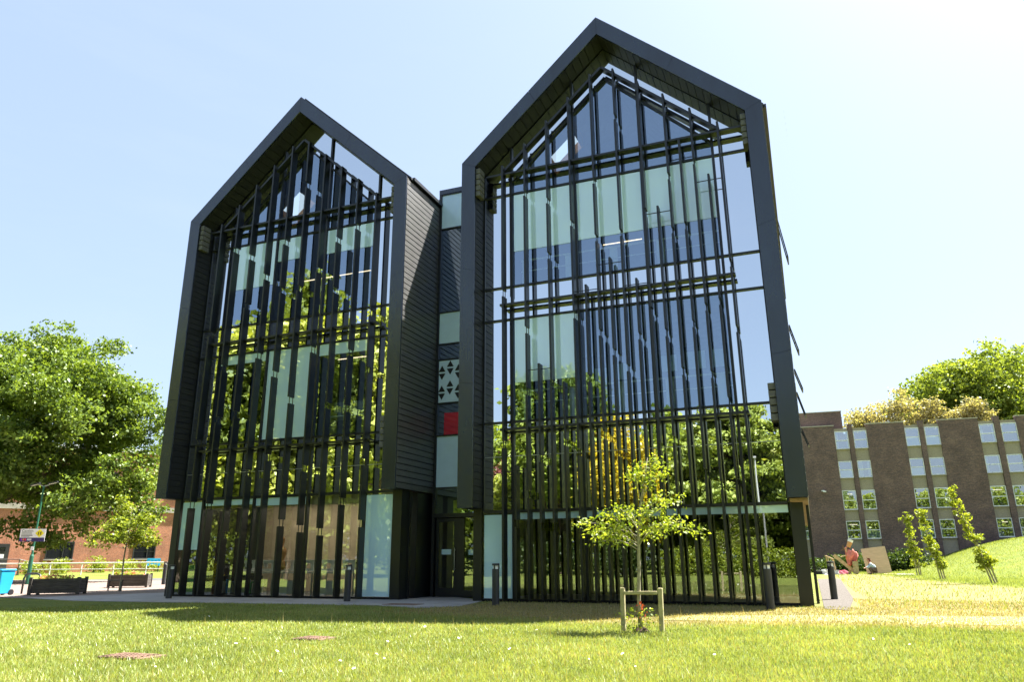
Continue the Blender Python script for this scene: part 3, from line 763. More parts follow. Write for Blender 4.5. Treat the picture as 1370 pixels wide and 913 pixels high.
# ------------------------------------------------------------------ things inside the ground floor and upper rooms
def u2x(xo, u): return (xo + u) * K
def sewing_table(x, y, label):
    t = thing('work_table', (x, y, .02), label, 'table', 'white work tables behind the left wing glass')
    MB().box(x - .75, x + .75, y - .3, y + .3, .74, .78).build('tabletop', M['white'], t)
    for a in (-.7, .7):
        for b in (-.26, .26): MB().box(x + a - .02, x + a + .02, y + b - .02, y + b + .02, .02, .74).build('leg', M['steel'], t)
    MB().box(x - .65, x - .05, y - .28, y + .25, .08, .5).build('storage_box', M['white'], t)
    return t
def machine(x, y, z, label):
    t = thing('sewing_machine', (x, y, z), label, 'machine', 'sewing machines on the work tables')
    MB().box(x - .24, x + .24, y - .1, y + .1, z, z + .08).build('bed', M['white'], t, bevel=.01)
    MB().box(x + .12, x + .24, y - .09, y + .09, z + .081, z + .36).box(x - .24, x + .119, y - .08, y + .08, z + .25, z + .36).box(x - .22, x - .13, y - .06, y + .06, z + .12, z + .249).build('arm', M['white'], t, bevel=.01)
    MB().lathe((x + .27, y, z + .27), [(.02, -.03), (.06, -.02), (.06, .02), (.02, .03)], 10).build('hand_wheel', M['ink'], t)
    return t
spots = [(u2x(-28.78, 4.4), 'leftmost'), (u2x(-28.78, 6.6), 'second'), (u2x(-28.78, 8.8), 'third'), (u2x(-28.78, 10.0), 'rightmost')]
for i, (x, nm) in enumerate(spots[:3]):
    sewing_table(x, 21.4, 'white work table in the left ground floor window, %s of the three from the left' % ('first', 'second', 'third')[i])
    for j in (-.4, .4):
        machine(x + j, 21.35, .80, 'white sewing machine at the %s end of the %s work table' % ('left' if j < 0 else 'right', ('first', 'second', 'third')[i]))
# mannequin
mx, my = u2x(-28.78, 6.05), 20.9
tm = thing('mannequin', (mx, my, .02), 'tailor dummy standing among the white work tables behind glass', 'mannequin')
MB().lathe((mx, my, .02), [(.22, 0), (.22, .03), (.02, .05), (.018, .82)], 14).build('stand', M['ink'], tm)
MB().lathe((mx, my, .85), [(.10, 0), (.17, .08), (.16, .18), (.115, .34), (.15, .50), (.17, .60), (.12, .70), (.05, .74), (.045, .82), (.075, .90), (.08, .98), (.05, 1.05)], 16).build('torso', M['wood'], tm, smooth=True)
# poster board, pot plant, folders at the left corner
px = u2x(-28.78, 1.2)
po = thing('poster_board', (px, 20.75, .02), 'green poster board standing low inside the left corner glass', 'poster')
MB().box(px - .28, px + .22, 20.70, 20.73, .06, 1.0).build('sheet', M['green2'], po)
MB().box(px - .26, px - .22, 20.74, 20.78, .0, 1.0).box(px + .16, px + .20, 20.74, 20.78, .0, 1.0).build('prop', M['ink'], po)
for i in range(5):
    MB().box(px - .22, px + .1 + .08 * random.random(), 20.692, 20.698, .30 + i * .13, .33 + i * .13).build('text_line', M['white'], po)
pp = thing('pot_plant', (px + .75, 20.85, .02), 'yellow leaved pot plant beside the green poster board', 'plant')
MB().lathe((px + .75, 20.85, .02), [(.11, 0), (.15, .3), (.13, .3)], 12).build('pot', M['rust'], pp)
foliage('foliage', [(px + .75, 20.85, .75, .26, .26, .38)], 500, .09, M['yplant'], pp, 8, .06)
# book boxes / folders on a low shelf
sh = thing('book_shelf', (u2x(-28.78, 3.6), 21.1, .02), 'low dark shelf of upright folders inside the left window', 'shelf')
sx = u2x(-28.78, 3.6)
MB().box(sx - .8, sx + .8, 20.95, 21.25, .62, .66).box(sx - .8, sx - .76, 20.95, 21.25, .02, .62).box(sx + .76, sx + .8, 20.95, 21.25, .02, .62).box(sx - .76, sx + .76, 20.95, 21.25, .05, .09).build('case', M['ink'], sh)
for i in range(16):
    xx = sx - .72 + i * .09; c = random.choice(['pblue', 'white', 'green2', 'steel', 'pblind'])
    MB().beam((xx, 21.05, .10), (xx + random.uniform(-.05, .08), 21.05, .10 + random.uniform(.3, .45)), .03, .2, (0, 1, 0)).build('folder', M[c], sh)
# computers on upper floor desk of left wing
dx, dy, dz = u2x(-28.78, 9.6), 20.95, 7.03 * K
dk = thing('office_desk', (dx, dy, dz), 'white desk at the middle floor window of the left wing', 'desk')
MB().box(dx - 1.0, dx + 1.0, dy - .32, dy + .35, dz + .70, dz + .74).build('desktop', M['white'], dk)
for a in (-.95, .95): MB().box(dx + a - .03, dx + a + .03, dy - .3, dy + .3, dz + .003, dz + .70).build('leg', M['white'], dk)
for i, off in enumerate((-.62, .02, .66)):
    x = dx + off; z = dz + .743
    t = thing('computer', (x, dy, z), 'silver desktop computer seen from behind, %s of three on the upper desk' % ('left', 'middle', 'right')[i], 'computer', 'computers on the upper desk')
    MB().box(x - .27, x + .27, dy - .01, dy + .03, z + .13, z + .52).build('screen', M['steel'], t, bevel=.008)
    MB().beam((x, dy - .03, z + .25), (x, dy - .06, z + .01), .14, .02, (0, 1, 0)).box(x - .1, x + .1, dy - .12, dy + .06, z, z + .012).build('foot', M['steel'], t)
# handrail and desks seen in the right wing
for xo, u0, u1, z, nm in ((-12.92, 2.2, 10.8, 13.0, 'upper'), (-12.92, 2.2, 10.8, 7.03, 'middle')):
    zf = z * K + .012
    t = thing('guard_rail', (u2x(xo, 6.5), 21.0, zf), 'pale guard rail inside the %s floor glass of the right wing' % nm, 'railing', 'interior guard rails')
    MB().box(u2x(xo, u0), u2x(xo, u1), 20.72, 20.76, zf + .98, zf + 1.03).box(u2x(xo, u0), u2x(xo, u1), 20.73, 20.75, zf + .62, zf + .65).build('rail', M['white'], t)
    for k in range(5):
        xx = u2x(xo, u0 + .2 + k * 2.0)
        MB().box(xx - .12, xx + .12, 20.77, 20.80, zf, zf + 1.0).build('post', M['white'], t)

# ------------------------------------------------------------------ bollards
def bollard(x, y, h, label):
    t = thing('light_bollard', (x, y, 0), label, 'bollard', 'charcoal light bollards round the building')
    MB().lathe((x, y, 0), [(.095, -.05), (.095, h - .14), (.08, h - .135)], 20).build('post', M['boll'], t, smooth=False)
    MB().lathe((x, y, h - .135), [(.07, 0), (.07, .085)], 16).build('lens', M['lens'], t)
    for k in range(3):
        a = 2 * math.pi * k / 3 + .5
        MB().box(x + .084 * math.cos(a) - .014, x + .084 * math.cos(a) + .014, y + .084 * math.sin(a) - .014, y + .084 * math.sin(a) + .014, h - .135, h - .05).build('rib', M['boll'], t)
    MB().lathe((x, y, h - .05), [(.095, 0), (.098, .02), (.095, .05), (.05, .055)], 20).build('cap', M['boll'], t)
    return t
bollard(-19.2, 19.05, 1.04, 'charcoal light bollard at the left corner post of the left wing')
bollard(-30.9, 30.2, 1.12, 'charcoal bollard on the paved forecourt near the white handrail')
bollard(-12.56, 19.06, 1.02, 'charcoal light bollard in front of the pale glass by the recessed slot window')
bollard(-7.74, 18.57, 1.04, 'charcoal light bollard before the pale glass right of the entrance door')
bollard(-1.03, 18.95, 1.03, 'charcoal light bollard at the right end of the finned glass')
bollard(.44, 23.6, 1.03, 'charcoal bollard standing in the sunny gravel strip beside the right wing')

# ------------------------------------------------------------------ foreground sapling with timber guard
T = Vector((-2.75, 12.74, 0)); T.z = float(gz(T.x, T.y))
st = thing('young_tree', T, 'small young tree with spreading yellow green branches, in a timber guard on the lawn', 'tree')
tp = [T + Vector(p) for p in ((0, 0, -.1), (.0, 0, .5), (.03, 0, 1.0), (.05, 0, 1.5), (.1, .02, 2.0), (.20, 0, 2.45), (.28, 0, 2.82))]
mb = MB().tube(tp, [.034, .03, .027, .024, .018, .011, .004], 10)
tips = [(-.98, -.1, 1.74, 1.62), (-.72, .35, 1.55, 1.45), (-.55, -.45, 1.42, 1.4), (-.85, .1, 1.60, 1.5), (1.10, .05, 1.55, 1.75), (.75, .3, 1.75, 1.6), (.62, -.3, 1.62, 1.5), (.80, -.1, 2.08, 1.75),
        (.45, .25, 2.15, 1.8), (-.35, .1, 2.02, 1.7), (-.45, -.2, 1.85, 1.55), (.25, -.4, 1.9, 1.6), (-.15, .4, 1.95, 1.6), (.35, -.1, 2.5, 2.1), (.58, .05, 2.62, 2.2), (.02, -.1, 2.58, 2.2), (.10, .15, 2.72, 2.3), (.40, .1, 2.78, 2.4), (-.3, -.3, 1.62, 1.5), (.3, .35, 1.6, 1.45)]
LP, LN = [], []
def ontrunk(z):
    for a, b in zip(tp, tp[1:]):
        if a.z - T.z <= z <= b.z - T.z: return a.lerp(b, (z - (a.z - T.z)) / (b.z - a.z))
    return tp[-1]
for x, y, z, z0 in tips:
    a = ontrunk(z0 - .12); b = T + Vector((x, y, z)); mid = a.lerp(b, .5) + Vector((0, 0, .10))
    pts = [a, a.lerp(mid, .5) + Vector((0, 0, .03)), mid, mid.lerp(b, .5) + Vector((0, 0, .01)), b]
    mb.tube(pts, [.010, .009, .007, .005, .002], 5)
    nl = int(92 * (b - a).length) + 36
    for k in range(nl):
        f = random.uniform(.22, 1.04) ** .8; i_ = min(3, int(f * 4)); q = pts[i_].lerp(pts[i_ + 1], min(1.15, f * 4 - i_))
        sp = .045 + .055 * (1 - abs(f - .55))
        LP.append(q + Vector((random.gauss(0, sp), random.gauss(0, sp), random.gauss(0, sp * .75)))); LN.append((random.gauss(0, .3), random.gauss(0, .3), 1))
mb.build('trunk', M['palebark'], st, smooth=True)
V, F = leaves_at(np.array(LP), np.array(LN, float), .070, .5, .55)
npmesh('crown', V, F, M['sapleaf'], rng.random(len(F)), st)
# timber guard
gd = thing('tree_guard', (-2.72, 12.72, T.z), 'pale timber guard of two posts and a cross bar round the young tree', 'tree guard')
for gx in (-3.03, -2.40):
    MB().beam((gx, 12.74, -.1), (gx + .012, 12.74, .68), .075, .075, (0, 1, 0)).build('post', M['stake'], gd, bevel=.012)
MB().beam((-2.985, 12.70, .60), (-2.43, 12.70, .605), .05, .055).build('cross_bar', M['stake'], gd, bevel=.01)
# red-leaved weed and dark mat at its foot
wd_ = thing('weed_clump', (-2.72, 12.7, T.z), 'small red and green weeds growing at the foot of the young tree', 'weeds')
P = np.array([[-2.72 + random.gauss(0, .035), 12.70 + random.gauss(0, .04), T.z + random.uniform(.2, .5)] for _ in range(22)])
V, F = leaves_at(P, np.tile([0, -.5, .6], (22, 1)), .05, .6); npmesh('red_leaves', V, F, M['redleaf'], rng.random(22), wd_)
P = np.array([[-2.75 + random.gauss(0, .16), 12.70 + random.gauss(0, .1), T.z + random.uniform(.02, .38)] for _ in range(170)])
V, F = leaves_at(P, np.tile([0, -.3, .8], (170, 1)), .05, .6); npmesh('green_leaves', V, F, M['sapleaf'], rng.random(170), wd_)
mb = MB()
for _ in range(14):
    x = -2.75 + random.gauss(0, .13); y = 12.7 + random.gauss(0, .08)
    mb.tube([(x, y, T.z - .02), (x + random.gauss(0, .02), y, T.z + .15), (x + random.gauss(0, .05), y, T.z + random.uniform(.25, .42))], [.004, .003, .001], 4)
mb.build('stems', M['stem'], wd_)
tag(MB().lathe((-2.72, 12.70, T.z - .02), [(.15, 0), (.12, .05), (.05, .10)], 12).build('mulch_mat', M['soil']), 'dark mulch collar round the young tree trunk', 'mulch')

# ------------------------------------------------------------------ three slim saplings on the right
def slim(x, y, h, lean, label, seed):
    random.seed(seed); z = float(gz(x, y))
    t = thing('slim_sapling', (x, y, z), label, 'tree', 'slim staked saplings on the grass bank')
    pts = [Vector((x + lean * (i / 5), y, z - .1 + (h + .1) * i / 5)) for i in range(6)]
    MB().tube(pts, [.04, .035, .03, .022, .014, .005], 7).build('trunk', M['palebark'], t)
    bl = []
    for k in range(70):
        f = random.uniform(.18, 1.0); i_ = min(4, int(f * 5)); q = pts[i_].lerp(pts[i_ + 1], f * 5 - i_)
        r = random.uniform(.06, .14) * (1.15 - .45 * f)
        bl.append((q.x + random.gauss(0, .16 * (1.1 - .5 * f)), q.y + random.gauss(0, .15), q.z, r, r, r * 1.1))
    foliage('crown', bl, 1900, .12, M['limeleaf'], t, 8, .06, .5)
    for k, sx in enumerate((-.12, .09)):
        s = MB().beam((x + sx - .03, y - .1, z - .1), (x + sx + lean * .22, y - .1, z + 1.0), .06, .06, (0, 1, 0)).build('tree_stake', M['stake'])
        tag(s, 'pale stake on the %s side of %s' % (('left', 'right')[k], label.split(',')[0]), 'stake', 'stakes of the slim saplings')
    return t
slim(5.94, 52.7, 3.75, -.25, 'farthest slim sapling of the three, nearest the scrap sculpture', 3)
slim(6.15, 45.1, 3.6, -.65, 'middle slim sapling of the three, leaning to the left', 4)
slim(7.16, 38.26, 4.1, -1.15, 'nearest slim sapling of the three, tallest and farthest right', 6)
random.seed(21)

# ------------------------------------------------------------------ brick hall of residence on the right
a = R(-3.5); rz = R(3.5)
n_ = Vector((math.sin(a), math.cos(a), 0)) * 75.613
bb = thing('brick_building', (n_.x, n_.y, 0), 'long purple brown brick block with stacked window bays beyond the grass bank', 'building', None, 0)
class Loc:                     # build in the block's own frame, then place it with the parent's turn
    pass
def bbuild(mb, name, mat, par=None):
    o0 = Vector((0, 0, 0))
    me = bpy.data.meshes.new(name); me.from_pydata(mb.v, [], mb.f); me.materials.append(mat); me.update()
    o = bpy.data.objects.new(name, me); COL.objects.link(o); o.parent = par or bb
    return o
bb.rotation_euler = (0, 0, rz)
bays = [(7.82, 9.02, 9.45, 10.62), (13.84, 15.02, 15.47, 16.68), (19.87, 21.1, 21.6, 22.85), (25.9, 27.1, 27.6, 28.85), (31.9, 33.1, 33.6, 34.8), (1.8, 3.0, 3.4, 4.6)]
bays.sort()
mb = MB(); cp = MB()
ed = [-6] + [v for b_ in bays for v in (b_[0], b_[3])] + [44]
for i in range(0, len(ed), 2):
    bbuild(MB().box(ed[i], ed[i + 1], 0, .5, -2, 13.1), 'wall', M['brick']); bbuild(MB().box(ed[i] - .03, ed[i + 1] + .03, -.05, .5, 13.105, 13.19), 'coping', M['coping'])
mb = MB().box(-6, 44, .55, 14, -2, 12.4); bbuild(mb, 'rear_block', M['brick'])
rows = [(10.9, 12.58), (8.2, 9.76), (5.3, 7.06), (2.7, 4.3)]
bl_choice = {(1, 0): 0}
for bi, b_ in enumerate(bays):
    bbuild(MB().box(b_[1] + .02, b_[2] - .02, -.02, .45, -2, 13.22), 'brick_pier', M['brick'])
    for (ua, ub) in ((b_[0], b_[1]), (b_[2], b_[3])):
        zz = 12.78
        pm = MB(); pm.box(ua + .003, ub - .003, .14, .5, 12.60, 12.84)
        for ri, (z0, z1) in enumerate(rows):
            nxt = rows[ri + 1][1] if ri < 3 else -2
            bbuild(MB().box(ua + .003, ub - .003, .14, .5, nxt + .02, z0 - .02), 'bay_panel', M['concrete'])
            fm = MB(); e = .07; zm = z0 + (z1 - z0) * .48
            fm.box(ua + .004, ua + e, .08, .2, z0, z1).box(ub - e, ub - .004, .08, .2, z0, z1).box(ua + e, ub - e, .08, .2, z1 - e, z1).box(ua + e, ub - e, .08, .2, z0, z0 + e).box(ua + e, ub - e, .08, .2, zm - .035, zm + .035)
            wn = bbuild(fm, 'window', M['upvc'])
            bbuild(MB().sheet([(ua + e, z0 + e), (ub - e, z0 + e), (ub - e, z1 - e), (ua + e, z1 - e)], .14), 'pane', M['sidepane'], wn)
            bbuild(MB().box(ua + .01, ub - .01, -.02, .14, z0 - .05, z0 - .003), 'sill', M['coping'], wn)
            c = random.random()
            if (ri in (0, 1) and bi < 3 and c < .5) or (bi < 3 and c < .2): bbuild(MB().box(ua + e, ub - e, .22, .24, (z0 + e) , zm if c < .75 else z1 - e), 'blind', M['pblind'], wn)
            elif c < .8:
                w2 = .22 if c < .6 else .4
                bbuild(MB().box(ua + e, ua + e + w2, .22, .25, z0 + e, z1 - e).box(ub - e - w2 * .6, ub - e, .22, .25, z0 + e, z1 - e), 'curtain', M['curtain'], wn)
            if ri >= 2 and random.random() < .3: bbuild(MB().box(ua + .3, ub - .2, .48, .5, z1 - .35, z1 - .28), 'room_light', M['lampw'], wn)
        bbuild(pm, 'bay_panel', M['concrete'])
bbuild(MB().box(3.0, 8.75, 1.0, 6, 12.41, 14.65), 'tank_room', M['brick'])
bbuild(MB().box(2.95, 8.8, .95, 6.05, 14.655, 14.72), 'tank_roof', M['coping'])
dp = MB().tube([(23.4, -.08, 6.5), (23.4, -.08, 4.6)], .05, 8).box(23.25, 23.55, -.2, -.01, 6.45, 6.9); bbuild(dp, 'downpipe', M['white'])
bbuild(MB().box(6.05, 6.3, -.45, -.02, 7.02, 7.1).box(6.15, 6.42, -.62, -.3, 6.92, 7.02), 'security_camera', M['white'])

# trees beyond the brick block
def big_tree(name, x, y, h, r, label, leaf, n, size, group=None, z0=None, seed=1, squash=.8, low=.25, cat='tree', clump=.6, cz=None, nb=26, fill=.35):
    random.seed(seed)
    z = float(gz(x, y)) if z0 is None else z0
    t = thing(name, (x, y, z), label, cat, group)
    mb = MB(); limbs(mb, (x, y, z - .2), h * .72, max(.12, h * .022), 9, r * .75, (.3, .85), seed)
    mb.build('trunk', M['bark'], t)
    bl = []; zc = z + h * (low + (1 - low) * .5); hz = h * (1 - low) * .5
    for k in range(nb):
        d = Vector((random.gauss(0, 1), random.gauss(0, 1), random.gauss(0, 1))).normalized() * random.uniform(.35, .78)
        br = random.uniform(.28, .44)
        wz = 1.0 if d.z < .2 else 1 - .35 * (d.z - .2)
        bl.append((x + d.x * r * wz, y + d.y * r * wz, zc + d.z * hz, br * r, br * r, br * min(r, hz) * squash))
    foliage('crown', bl, n, size, leaf, t, 16, clump, fill)
    return t
big_tree('broadleaf_tree', 23.2, 112.5, 28.9, 10.8, 'large bright green domed tree rising behind the brick block', M['greenleaf'], 70000, .46, None, 0, 5, .7, .42, clump=.4, nb=90)
for i, (x, y, h, r) in enumerate(((8.2, 104, 21.0, 3.3), (12.2, 103, 22.4, 3.8), (16.0, 102, 21.6, 3.6), (19.6, 101, 20.3, 3.2))):
    big_tree('olive_tree', x, y, h, r, 'olive brown tree above the brick parapet, %s of four, left of the green dome' % ('first', 'second', 'third', 'last')[i], M['oliveleaf'], 9000, .34, 'olive brown trees behind the brick block', 0, 31 + i, .9, .45, clump=.4)

# shade hedge and shrubs at the foot of the brick block
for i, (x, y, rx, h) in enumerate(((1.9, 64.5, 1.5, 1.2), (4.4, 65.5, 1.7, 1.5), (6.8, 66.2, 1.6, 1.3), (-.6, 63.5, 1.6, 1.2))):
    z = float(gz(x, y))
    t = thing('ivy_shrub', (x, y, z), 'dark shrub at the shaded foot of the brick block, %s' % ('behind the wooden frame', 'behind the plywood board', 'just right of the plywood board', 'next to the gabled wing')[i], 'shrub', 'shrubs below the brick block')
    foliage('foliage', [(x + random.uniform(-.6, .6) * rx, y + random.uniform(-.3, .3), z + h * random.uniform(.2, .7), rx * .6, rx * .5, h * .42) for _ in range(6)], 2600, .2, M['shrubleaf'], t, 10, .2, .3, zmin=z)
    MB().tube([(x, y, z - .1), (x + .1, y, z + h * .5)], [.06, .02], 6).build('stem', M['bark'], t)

# ------------------------------------------------------------------ scrap sculpture, sculptor, boards (about 57 m away)
SX, SY = 2.35, 57.0
sc = thing('scrap_sculpture', (SX, SY, 0), 'rough timber sculpture draped in faded red cloth with a tilted pail on top', 'sculpture')
MB().beam((SX - .1, SY, 0), (SX - .2, SY, 1.75), .14, .14).beam((SX + .25, SY + .1, 0), (SX + .15, SY + .05, 1.3), .16, .1).build('post', M['scrap'], sc)
MB().beam((SX + .35, SY - .1, .02), (SX - 1.0, SY - .15, 1.25), .22, .07, (0, 1, 0)).build('diagonal_plank', M['scrap'], sc)
MB().beam((SX - .55, SY - .05, 1.15), (SX - .15, SY, 1.25), .3, .05).build('cross_board', M['scrap'], sc)
nu, nv = 14, 12; V = []; F = []
for i_ in range(nu):
    for j_ in range(nv):
        uu, vv = i_ / (nu - 1), j_ / (nv - 1)
        V.append((SX - .22 + .74 * uu * (1 - .35 * vv) + .12 * math.sin(vv * 4) * (uu - .3), SY - .16 + .14 * math.sin(uu * 9 + vv * 3) + .05 * math.cos(vv * 8), 1.72 - 1.12 * vv - .28 * uu * (1 - vv) + .05 * math.sin(uu * 12) + .06 * math.sin(uu * 23 + vv * 9)))
for i_ in range(nu - 1):
    for j_ in range(nv - 1): F.append((i_ * nv + j_, (i_ + 1) * nv + j_, (i_ + 1) * nv + j_ + 1, i_ * nv + j_ + 1))
mbc = MB(); mbc._add(V, F); cl = mbc.build('cloth', M['redcloth'], sc, smooth=True)
sm = cl.modifiers.new('thick', 'SOLIDIFY'); sm.thickness = .02
pa = MB().tube([(SX - .02, SY, 1.78), (SX + .13, SY, 2.12)], [.13, .17], 14).build('pail', M['wood'], sc)
MB().tube([(SX + .131, SY, 2.122), (SX + .20, SY, 2.28)], [.172, .175], 14).build('pail_rim', M['white'], pa)
MB().beam((SX - .5, SY, 1.6), (SX - .05, SY, 1.72), .1, .1).beam((SX - .30, SY, 1.55), (SX - .34, SY, 1.9), .08, .08).build('top_block', M['rust'], sc)
MB().box(SX + .1, SX + .45, SY - .3, SY - .1, .05, .85).build('pale_sheet', M['stake'], sc)
tr = thing('saw_horse', (SX - 1.25, SY, 0), 'pale wooden trestle frame left of the red cloth sculpture', 'trestle')
MB().beam((SX - 1.55, SY, 1.22), (SX - 1.05, SY - .1, .98), .1, .08).build('top_rail', M['scrap'], tr)
for q in ((-1.5, .1), (-1.4, -.25), (-1.12, .12), (-1.05, -.2)): MB().beam((SX + q[0] + .1, SY + q[1] * 1.5, 0), (SX + q[0], SY + q[1] * .2, 1.18 if q[0] < -1.2 else 1.0), .05, .05).build('leg', M['scrap'], tr)
pb = thing('plywood_board', (4.1, 58.4, 0), 'large plywood sheet leaning upright behind the crouching person', 'board')
MB().beam((4.15, 58.3, .02), (3.95, 58.7, 1.75), 1.55, .03, (0, 1, 0)).build('sheet', M['ply'], pb)
MB().beam((4.6, 58.9, .02), (4.55, 58.74, 1.3), .05, .05).build('prop', M['scrap'], pb)
tag(MB().box(4.3, 5.5, 56.6, 57.2, .01, .05).build('loose_board', M['ply']), 'pale board lying flat on the grass right of the crouching person', 'board')
zz = float(gz(5.2, 55))
tag(MB().box(4.85, 5.95, 54.4, 54.9, zz + .0, zz + .06).build('loose_board', M['white']), 'white board lying on the grass left of the farthest sapling', 'board')
random.seed(9)
deb = [('canvas_bag', 'maroon', -.55, .3, .45, .3, 'dark maroon bag lying against the foot of the sculpture'), ('paint_tub', 'white', -.95, -.2, .16, .25, 'white tub standing beside the maroon bag'),
       ('plastic_crate', 'white', -1.6, .1, .3, .28, 'white crate on the ground left of the trestle'), ('tool_box', 'ink', -2.1, -.1, .25, .22, 'black tool box at the left end of the clutter'),
       ('dust_sheet', 'coping', -1.2, -.35, .55, .10, 'crumpled pale dust sheet in front of the trestle')]
for nm, mt, dx, dy, r, h, lb in deb:
    t = thing(nm, (SX + dx, SY + dy, 0), lb, nm.split('_')[1] if nm != 'dust_sheet' else 'sheet')
    if nm in ('paint_tub',): MB().lathe((SX + dx, SY + dy, 0), [(r * .85, 0), (r, h), (r * .9, h)], 12).build('tub', M[mt], t); MB().lathe((SX + dx, SY + dy, h), [(r * 1.05, 0), (r * 1.05, .03)], 12).build('lid', M['steel'], t)
    elif nm in ('plastic_crate', 'tool_box'):
        MB().box(SX + dx - r, SX + dx + r, SY + dy - r * .6, SY + dy + r * .6, 0, h).build('body', M[mt], t, bevel=.02); MB().beam((SX + dx - r * .5, SY + dy, h + .06), (SX + dx + r * .5, SY + dy, h + .06), .03, .03).beam((SX + dx - r * .5, SY + dy, h), (SX + dx - r * .5, SY + dy, h + .06), .03, .03).beam((SX + dx + r * .5, SY + dy, h), (SX + dx + r * .5, SY + dy, h + .06), .03, .03).build('handle', M['steel'], t)
    else:
        nn = 12; V = []; F = []
        for i_ in range(nn):
            for j_ in range(nn):
                uu, vv = i_ / (nn - 1) * 2 - 1, j_ / (nn - 1) * 2 - 1
                q = max(0, 1 - max(abs(uu), abs(vv)) ** 3)
                V.append((SX + dx + uu * r, SY + dy + vv * r * .7, h * q * (.6 + .4 * math.sin(uu * 7 + vv * 5))))
        for i_ in range(nn - 1):
            for j_ in range(nn - 1): F.append((i_ * nn + j_, (i_ + 1) * nn + j_, (i_ + 1) * nn + j_ + 1, i_ * nn + j_ + 1))
        q = MB(); q._add(V, F); q.build('fabric', M[mt], t, smooth=True)
# person crouching, facing left towards the sculpture
def skin(name, verts, edges, rad, mat, par, root=0):
    o0 = org(par)
    me = bpy.data.meshes.new(name); me.from_pydata([Vector(v) - o0 for v in verts], edges, []); me.materials.append(mat)
    o = link(name, me, par)
    md = o.modifiers.new('skin', 'SKIN'); md.use_smooth_shade = True
    ly = me.skin_vertices[0] if me.skin_vertices else None
    if ly is None:
        bm_ = __import__('bmesh').new(); bm_.from_mesh(me); bm_.verts.layers.skin.verify(); bm_.to_mesh(me); bm_.free(); ly = me.skin_vertices[0]
    for i_, r_ in enumerate(rad):
        ly.data[i_].radius = (r_, r_) if not isinstance(r_, tuple) else r_
        ly.data[i_].use_root = (i_ == root)
    sb = o.modifiers.new('sub', 'SUBSURF'); sb.levels = 2; sb.render_levels = 2
    return o
PX, PY = 3.55, 56.8
pr = thing('person', (PX, PY, 0), 'person crouching in pale blue shirt and patterned trousers, working beside the red cloth sculpture', 'person')
def pv(x, y, z): return (PX + x, PY + y, z)
pe, sh_, ch = pv(.28, 0, .30), pv(-.02, 0, .72), pv(.12, 0, .52)
body_v = [pe, ch, sh_, pv(-.08, 0, .80), pv(-.13, 0, .90), pv(-.15, 0, .99),
          pv(.0, -.19, .68), pv(-.14, -.22, .48), pv(-.36, -.12, .40), pv(-.44, -.10, .39), pv(.0, .19, .68), pv(-.14, .22, .48), pv(-.36, .12, .42), pv(-.44, .10, .41),
          pv(.22, -.11, .28), pv(-.14, -.15, .44), pv(.06, -.13, .07), pv(-.12, -.14, .04), pv(.22, .11, .28), pv(-.14, .15, .44), pv(.06, .13, .07), pv(-.12, .14, .04)]
body_e = [(0, 1), (1, 2), (2, 3), (3, 4), (4, 5), (2, 6), (6, 7), (7, 8), (8, 9), (2, 10), (10, 11), (11, 12), (12, 13), (0, 14), (14, 15), (15, 16), (16, 17), (0, 18), (18, 19), (19, 20), (20, 21)]
skin('body', body_v, body_e, [.15, .15, .14, .055, .095, .08, .06, .045, .034, .04, .06, .045, .034, .04, .10, .07, .045, .04, .10, .07, .045, .04], M['skin'], pr)
skin('shirt', [pv(.24, 0, .36), ch, sh_, pv(.0, -.19, .68), pv(-.14, -.22, .48), pv(-.27, -.16, .44), pv(.0, .19, .68), pv(-.14, .22, .48), pv(-.27, .16, .45)], [(0, 1), (1, 2), (2, 3), (3, 4), (4, 5), (2, 6), (6, 7), (7, 8)], [.17, .175, .16, .08, .065, .055, .08, .065, .055], M['shirt'], pr)
skin('trousers', [pe, pv(.22, -.11, .28), pv(-.14, -.15, .44), pv(.05, -.13, .10), pv(.22, .11, .28), pv(-.14, .15, .44), pv(.05, .13, .10)], [(0, 1), (1, 2), (2, 3), (0, 4), (4, 5), (5, 6)], [.18, .125, .09, .062, .125, .09, .062], M['trouser'], pr)
skin('hair', [pv(-.115, 0, .95), pv(-.10, 0, 1.02), pv(-.03, 0, .93), pv(.02, 0, .80)], [(0, 1), (0, 2), (2, 3)], [.105, .09, .085, .05], M['hair'], pr)
for sy in (-.14, .14): MB().box(PX - .22, PX + .12, PY + sy - .05, PY + sy + .05, 0, .075).build('shoe', M['ink'], pr, bevel=.02)

